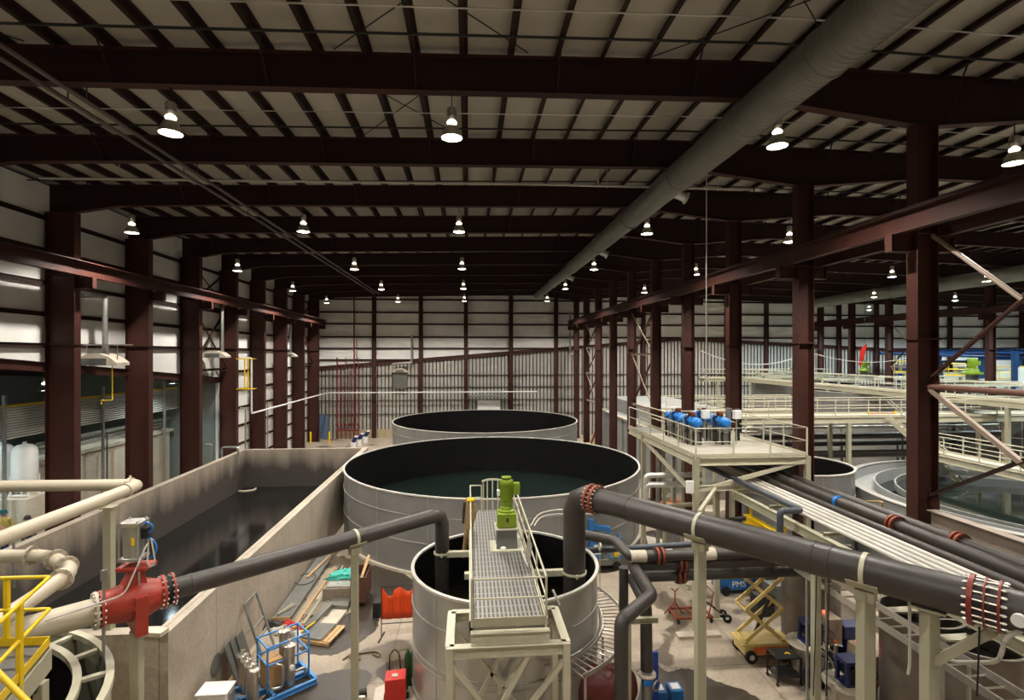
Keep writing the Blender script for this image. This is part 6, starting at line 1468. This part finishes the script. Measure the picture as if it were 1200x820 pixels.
# sprinkler risers, door and pumps in the far corner
for i,px_ in enumerate((395,400,405,410,415,420)):
    a = at_y(px_,512,64.8); m = MB(); zt = 9.3 if i in (0,2,4,5) else 7.8
    m.tube([(a.x,a.y,0),(a.x,a.y,zt+(.6 if i != 4 else 8.0))],.09 if i in (0,4) else .06,8)
    m.cyl((a.x,a.y-.1,1.6),(a.x,a.y-.1,1.9),.16,10); m.cyl((a.x,a.y-.1,2.7),(a.x,a.y-.1,2.9),.15,10)
    tag(m.build('fire_riser',SAFERED,None,(a.x,a.y,.3)),'red fire sprinkler riser on the far wall, %s from the corner door' % ORD[i],'pipe','fire risers')
a,b = at_y(394,504,64.8),at_y(421,504,64.8); m = MB(); m.tube([a,b],.12,10); tag(m.build('fire_header',SAFERED,None,a),'red header pipe joining the fire risers','pipe')
root = thing('door_1','blue grey door in the far corner','door',at_y(377,514,65.3)); root['kind'] = 'structure'
a,b = at_y(370,486,65.35),at_y(385,514,65.35); m = MB(); m.box(a.x,b.x,65.3,65.42,0,a.z); m.build('leaf',mat('blue_grey_door',(96,118,148),.5),root)
m = MB(); m.box(a.x-.12,a.x,65.25,65.45,0,a.z+.12); m.box(b.x,b.x+.12,65.25,65.45,0,a.z+.12); m.box(a.x,b.x,65.25,65.45,a.z,a.z+.12); m.build('frame',GALV_D,root)
for i,px_ in enumerate((364,383)):
    a = at_z(px_,516,0.0); m = MB(); a = at_y(px_+3*i,515,62.2); m.cyl((a.x,a.y,0),(a.x,a.y,1.2),.11,12); m.ball((a.x,a.y,1.2),.11,12,6); tag(m.build('bollard',YELL,None,(a.x,a.y,0)),'yellow bollard by the corner door, '+('wall side' if i == 0 else 'tank side'),'bollard','yellow bollards')
for i,(px_,py_) in enumerate(((414,518),(421,512),(428,507))):
    a = at_z(px_,py_+3,.0) if False else at_y(px_,514,58+i*2); r = thing('pump','small white and blue pump at the far end of the basin, %s from the basin' % ORD[i],'pump',(a.x,a.y,0),'small far pumps')
    m = MB(); m.cyl((a.x,a.y,.0),(a.x,a.y,.7),.3,14); m.build('base',WHITE,r); m = MB(); m.cyl((a.x,a.y,.7),(a.x+.3,a.y,1.25),.22,14); m.build('motor',NAVY,r)
    m = MB(); m.cyl((a.x+.3,a.y,1.25),(a.x+.36,a.y,1.4),.22,14); m.build('cowl',WHITE,r)
a = at_y(573,470,64.9)
r = thing('roller_door','pale framed service hatch on the far wall behind the rearmost tank','door',(a.x,a.y,0))
m = MB(); m.box(a.x-1.4,a.x+1.4,a.y,a.y+.1,1.2,4.6); m.build('hatch_panel',WHITE,r)
m = MB(); m.box(a.x-2.3,a.x+2.3,a.y-.7,a.y+.1,5.0,5.2); m.build('canopy',GALV,r)
m = MB(); m.tube([(a.x-2.5,a.y,5.2),(a.x-2.5,a.y,9.2)],.05); m.build('conduit',GALV_D,r)
r = thing('yellow_machine','small yellow tracked lift parked behind the rearmost tank','lift',at_y(684,511,55.2))
a = at_y(684,511,55.2); a.z = 0; m = MB(); m.box(a.x-1.8,a.x+1.6,a.y-.6,a.y+.6,.25,.7); m.build('chassis',CRANEY,r,bevel=.05)
for s in (-1,1): m = MB(); m.cyl((a.x+s*1.2,a.y-.7,.28),(a.x+s*1.2,a.y+.7,.28),.28,14); m.build('wheel',RUBBER,r)
m = MB(); m.bar((a.x+.8,a.y,.7),(a.x+1.6,a.y,2.6),.14,.2); m.build('mast',COPPER,r); m = MB(); m.bar((a.x-1.0,a.y,.7),(a.x-1.2,a.y,2.0),.2,.2); m.build('mast',YELL,r)
for i,px_ in enumerate((703,708)):
    a = at_y(px_,500,56); m = MB(); m.bar((a.x+.8,a.y,0),(a.x-.6,a.y,2.6),.35,.08); tag(m.build('orange_board',COPPER,None,(a.x,a.y,0)),'orange brown board leaning near the rearmost tank, '+('inner' if i == 0 else 'outer'),'board')
# =====================================================  ANNEX BESIDE THE BASIN
AW = mat('annex_wall_grey',(134,140,134),.55)
m = MB(); m.box(-31.6,-31.4,NEARY,44,0,14); struct('wall_annex',m,AW)
m = MB(); m.box(-31.6,-19.2,41.5,41.7,0,14); struct('wall_annex_end',m,AW)
m = MB(); m.add([(-31.6,NEARY,11.6),(-19.2,NEARY,12.8),(-19.2,42,9.1),(-31.6,42,8.6),(-31.6,NEARY,11.8),(-19.2,NEARY,13.0),(-19.2,42,9.3),(-31.6,42,8.8)],[(3,2,1,0),(4,5,6,7),(0,1,5,4),(1,2,6,5),(2,3,7,6),(3,0,4,7)]); struct('ceiling_annex',m,OXIDE_D)
for i,(xx,yy) in enumerate(((-24,22.5),(-23.6,23.5),(-25,33),(-25,14),(-19.7,19.5),(-19.7,36.5))):  # last two lamps are unseen additions that brighten the pipe bank
    r = copy_tree(bpy.data.objects['high_bay_lamp']); r['label'] = 'small lamp in the annex beyond the basin, %s in a row ending in two added fill lamps' % ORD[i]; r['group'] = 'annex lamps'
    zz = 8.9 if i < 2 else 9.0 if i == 4 else 8.6 if i == 5 else 8.4; r.location = (xx,yy,zz)
    for ch in r.children:
        if ch.name.startswith('lens'): ch.data = ch.data.copy(); ch.data.materials[0] = LENSC
    lo = bpy.data.objects.new('lamp_light',COOL_S); C.objects.link(lo); lo.location = (xx,yy,zz-.3)
# rows of horizontal pipes on a hanging rack with yellow top pipe
x = -21.5
for i in range(13):
    z = 7.85-.125*i
    m = MB(); m.tube([(x,12,z+.035*(0 if i else 1)),(x,40.5,z)],.06 if i == 0 else .042,8)
    tag(m.build('rack_pipe' if i else 'yellow_gas_pipe',YELL if i == 0 else WHITEP,None,(x,25,z)),('yellow gas pipe, topmost over the pale annex pipes' if i == 0 else 'pale horizontal annex pipe, %s below the yellow pipe' % (ORD[i-1] if i < 13 else '')),'pipe','annex pipe bank')
for i,yy in enumerate((20.4,25.9,29.0,32.4,35.2,38.6)):
    m = MB(); m.bar((x+.15,yy,0),(x+.15,yy,8.4),.12,.12); tag(m.build('strut_post',GALV,None,(x+.15,yy,0)),'grey strut post before the pale annex pipes, %s from the camera' % ORD[i],'post','annex strut posts')
m = MB(); m.box(-25.5,-22.2,28.6,40.8,0,4.6); 
AT = thing('concrete_tank','tall concrete tank in the annex beyond the columns','tank',(-24,32,0)); m.build('tank_wall',CONC_L,AT)
m = MB(); m.box(-25.7,-22.0,28.4,41,4.6,4.78); m.build('tank_lip',CONC_L,AT)
for i,yy in enumerate((30.4,33.6,36.5)):
    m = MB(); m.tube([(-21.9,yy,.0),(-21.9,yy,5.6)],.05,8); m.tube([(-21.9,yy,5.3),(-22.6,yy,5.3)],.05,8); tag(m.build('level_pipe',GALV_D,None,(-21.9,yy,0)),'thin grey pipe down the annex tank, %s from the camera' % ORD[i],'pipe','annex tank pipes')
for i in range(3):
    m = MB(); m.tube([(-22.8+.3*i,28.8,5.0+.3*i),(-22.8+.3*i,40.8,5.0+.3*i)],.12,10); tag(m.build('tank_top_pipe',GALV if i else WHITEP,None,(-22.8,32,5.0)),'pipe lying over the annex tank, %s upward' % ORD[i],'pipe','annex tank top pipes')
for i,(px_,) in enumerate(((2,),(29,))):
    c = at_d(px_,556,25); c = V((c.x,c.y,0)); r = thing('white_vessel','white round ended vessel in the annex, '+('cut by the picture edge' if i == 0 else 'next to the concrete tank'),'tank',c,'white annex vessels')
    m = MB(); m.lathe([(.001,4.0),(.3,4.04),(.45,4.15),(.5,4.32),(.5,5.6),(.45,5.8),(.3,5.95),(.08,6.0),(.08,6.1),(.001,6.1)],c,32); m.build('shell',WHITE,r)
    for a in (-1,1):
        for b in (-1,1): m = MB(); m.bar(c+V((a*.4,b*.3,3.5)),c+V((a*.4,b*.3,4.5)),.07,.07); m.build('leg',WHITE,r)
    m = MB(); m.bar(c+V((-.45,-.33,3.6)),c+V((.45,-.33,3.6)),.08,.08); m.build('cross_bar',WHITE,r)
m = MB(); m.box(-23.6,-20.6,26.15,28.2,0,3.5); tag(m.build('plinth',CONC_L,None,(-22,27,0)),'pale concrete plinth under the white annex vessels','plinth')
# worker in the annex
def worker(pos,lab,hat,vest,face):
    """standing worker: skinned body, hard hat, vest"""
    r = thing('person',lab,'person',pos)
    x,y,z = pos
    me = bpy.data.meshes.new('body')
    P = [(0,0,.95,.15),(0,0,1.15,.15),(0,0,1.38,.17),(0,0,1.5,.07),(0,.0,1.58,.062),(0,-.01,1.66,.095),(0,-.01,1.74,.085),
         (.19,0,1.42,.065),(.27,.02,1.15,.05),(.3,-.12,.95,.04),(.31,-.2,.9,.035),(-.19,0,1.42,.065),(-.27,.02,1.15,.05),(-.3,-.12,.95,.04),(-.31,-.2,.9,.035),
         (.1,0,.88,.1),(.12,-.02,.5,.075),(.12,.02,.1,.05),(.12,-.14,.04,.045),(-.1,0,.88,.1),(-.12,-.02,.5,.075),(-.12,.02,.1,.05),(-.12,-.14,.04,.045)]
    E = [(0,1),(1,2),(2,3),(3,4),(4,5),(5,6),(2,7),(7,8),(8,9),(9,10),(2,11),(11,12),(12,13),(13,14),(0,15),(15,16),(16,17),(17,18),(0,19),(19,20),(20,21),(21,22)]
    ca,sa = math.cos(face),math.sin(face)
    me.from_pydata([(p[0]*ca-p[1]*sa,p[0]*sa+p[1]*ca,p[2]) for p in P],E,[]); me.materials.append(SKIN)
    o = bpy.data.objects.new('body',me); C.objects.link(o); o.parent = r
    sk = o.modifiers.new('skin','SKIN'); me.skin_vertices.new() if not me.skin_vertices else None
    for i,p in enumerate(P): me.skin_vertices[0].data[i].radius = (p[3],p[3])
    me.skin_vertices[0].data[0].use_root = True
    sb = o.modifiers.new('sub','SUBSURF'); sb.levels = 2; sb.render_levels = 2
    for nm,rings,mt in (('jacket',[((0,0,.9),.185,.15),((0,0,1.1),.18,.14),((0,0,1.3),.2,.15),((0,0,1.44),.19,.13),((0,0,1.52),.09,.08)],vest),('trousers',[((.1,0,.06),.08,.09),((.11,0,.5),.1,.1),((.1,0,.9),.13,.14)],NAVY),('trousers',[((-.1,0,.06),.08,.09),((-.11,0,.5),.1,.1),((-.1,0,.9),.13,.14)],NAVY)):
        mm = loft(rings); mm.v = [(v[0]+x,v[1]+y,v[2]+z) for v in mm.v]; mm.build(nm,mt,r)
    for s in (-1,1):
        mm = MB(); mm.tube([V((x,y,z))+V((q[0]*ca-q[1]*sa,q[0]*sa+q[1]*ca,q[2])) for q in ((s*.18,0,1.43),(s*.28,.02,1.15),(s*.31,-.13,.95))],[.085,.068,.055],10); mm.build('sleeve',vest,r)
    mm = MB(); mm.lathe([(.15,1.70),(.13,1.71),(.125,1.78),(.09,1.85),(.001,1.88)],(x,y,z),20); mm.lathe([(.125,1.70),(.17,1.695),(.17,1.70),(.125,1.72)],(x,y,z),20); mm.build('hard_hat',hat,r)
    mm = MB(); fx,fy = x+.0*ca+.1*sa,y-.1*ca; mm.ball((fx,fy,z+1.645),.018,8,6); mm.build('nose',SKIN,r)
    return r
HT = mat('dark_teal_hat',(18,70,78),.4); 
pw = at_d(4,597,22.5); worker((pw.x,pw.y,pw.z-1.85),'person in a dark teal hard hat and yellow collar behind the beige pipe',HT,mat('olive_jacket',(150,136,60),.8),.6)
pw2 = at_d(32,604,23.4); worker((pw2.x,pw2.y,pw2.z-1.85),'person with dark hat half hidden behind the overhead beige pipe',mat('dark_hat',(60,48,44),.5),mat('dark_jacket',(72,66,62),.8),.3)
for q_,lb_ in ((pw,'pale landing under the person in the teal hard hat'),(pw2,'pale landing under the person with the dark hat')):
    m = MB(); m.box(q_.x-.45,q_.x+.4,q_.y-.45,q_.y+.45,0,q_.z-1.85); tag(m.build('annex_landing',CONC_L,None,(q_.x,q_.y,0)),lb_,'landing')
# =====================================================  CAMERA AND VIEW
cam = bpy.data.cameras.new('camera'); cam.sensor_width = 36; cam.lens = FPX / 1200 * 36; cam.clip_start = .1; cam.clip_end = 300
cam.shift_y = 5 / 1200
co = bpy.data.objects.new('camera', cam); C.objects.link(co)
co.location = (0, 0, EYE); co.rotation_euler = (PI / 2, 0, -YAW)
sc = bpy.context.scene; sc.camera = co
sc.view_settings.view_transform = 'Standard'; sc.view_settings.look = 'None'
sc.view_settings.gamma = 1; sc.view_settings.use_curve_mapping = False
sc.view_settings.exposure = 0.15
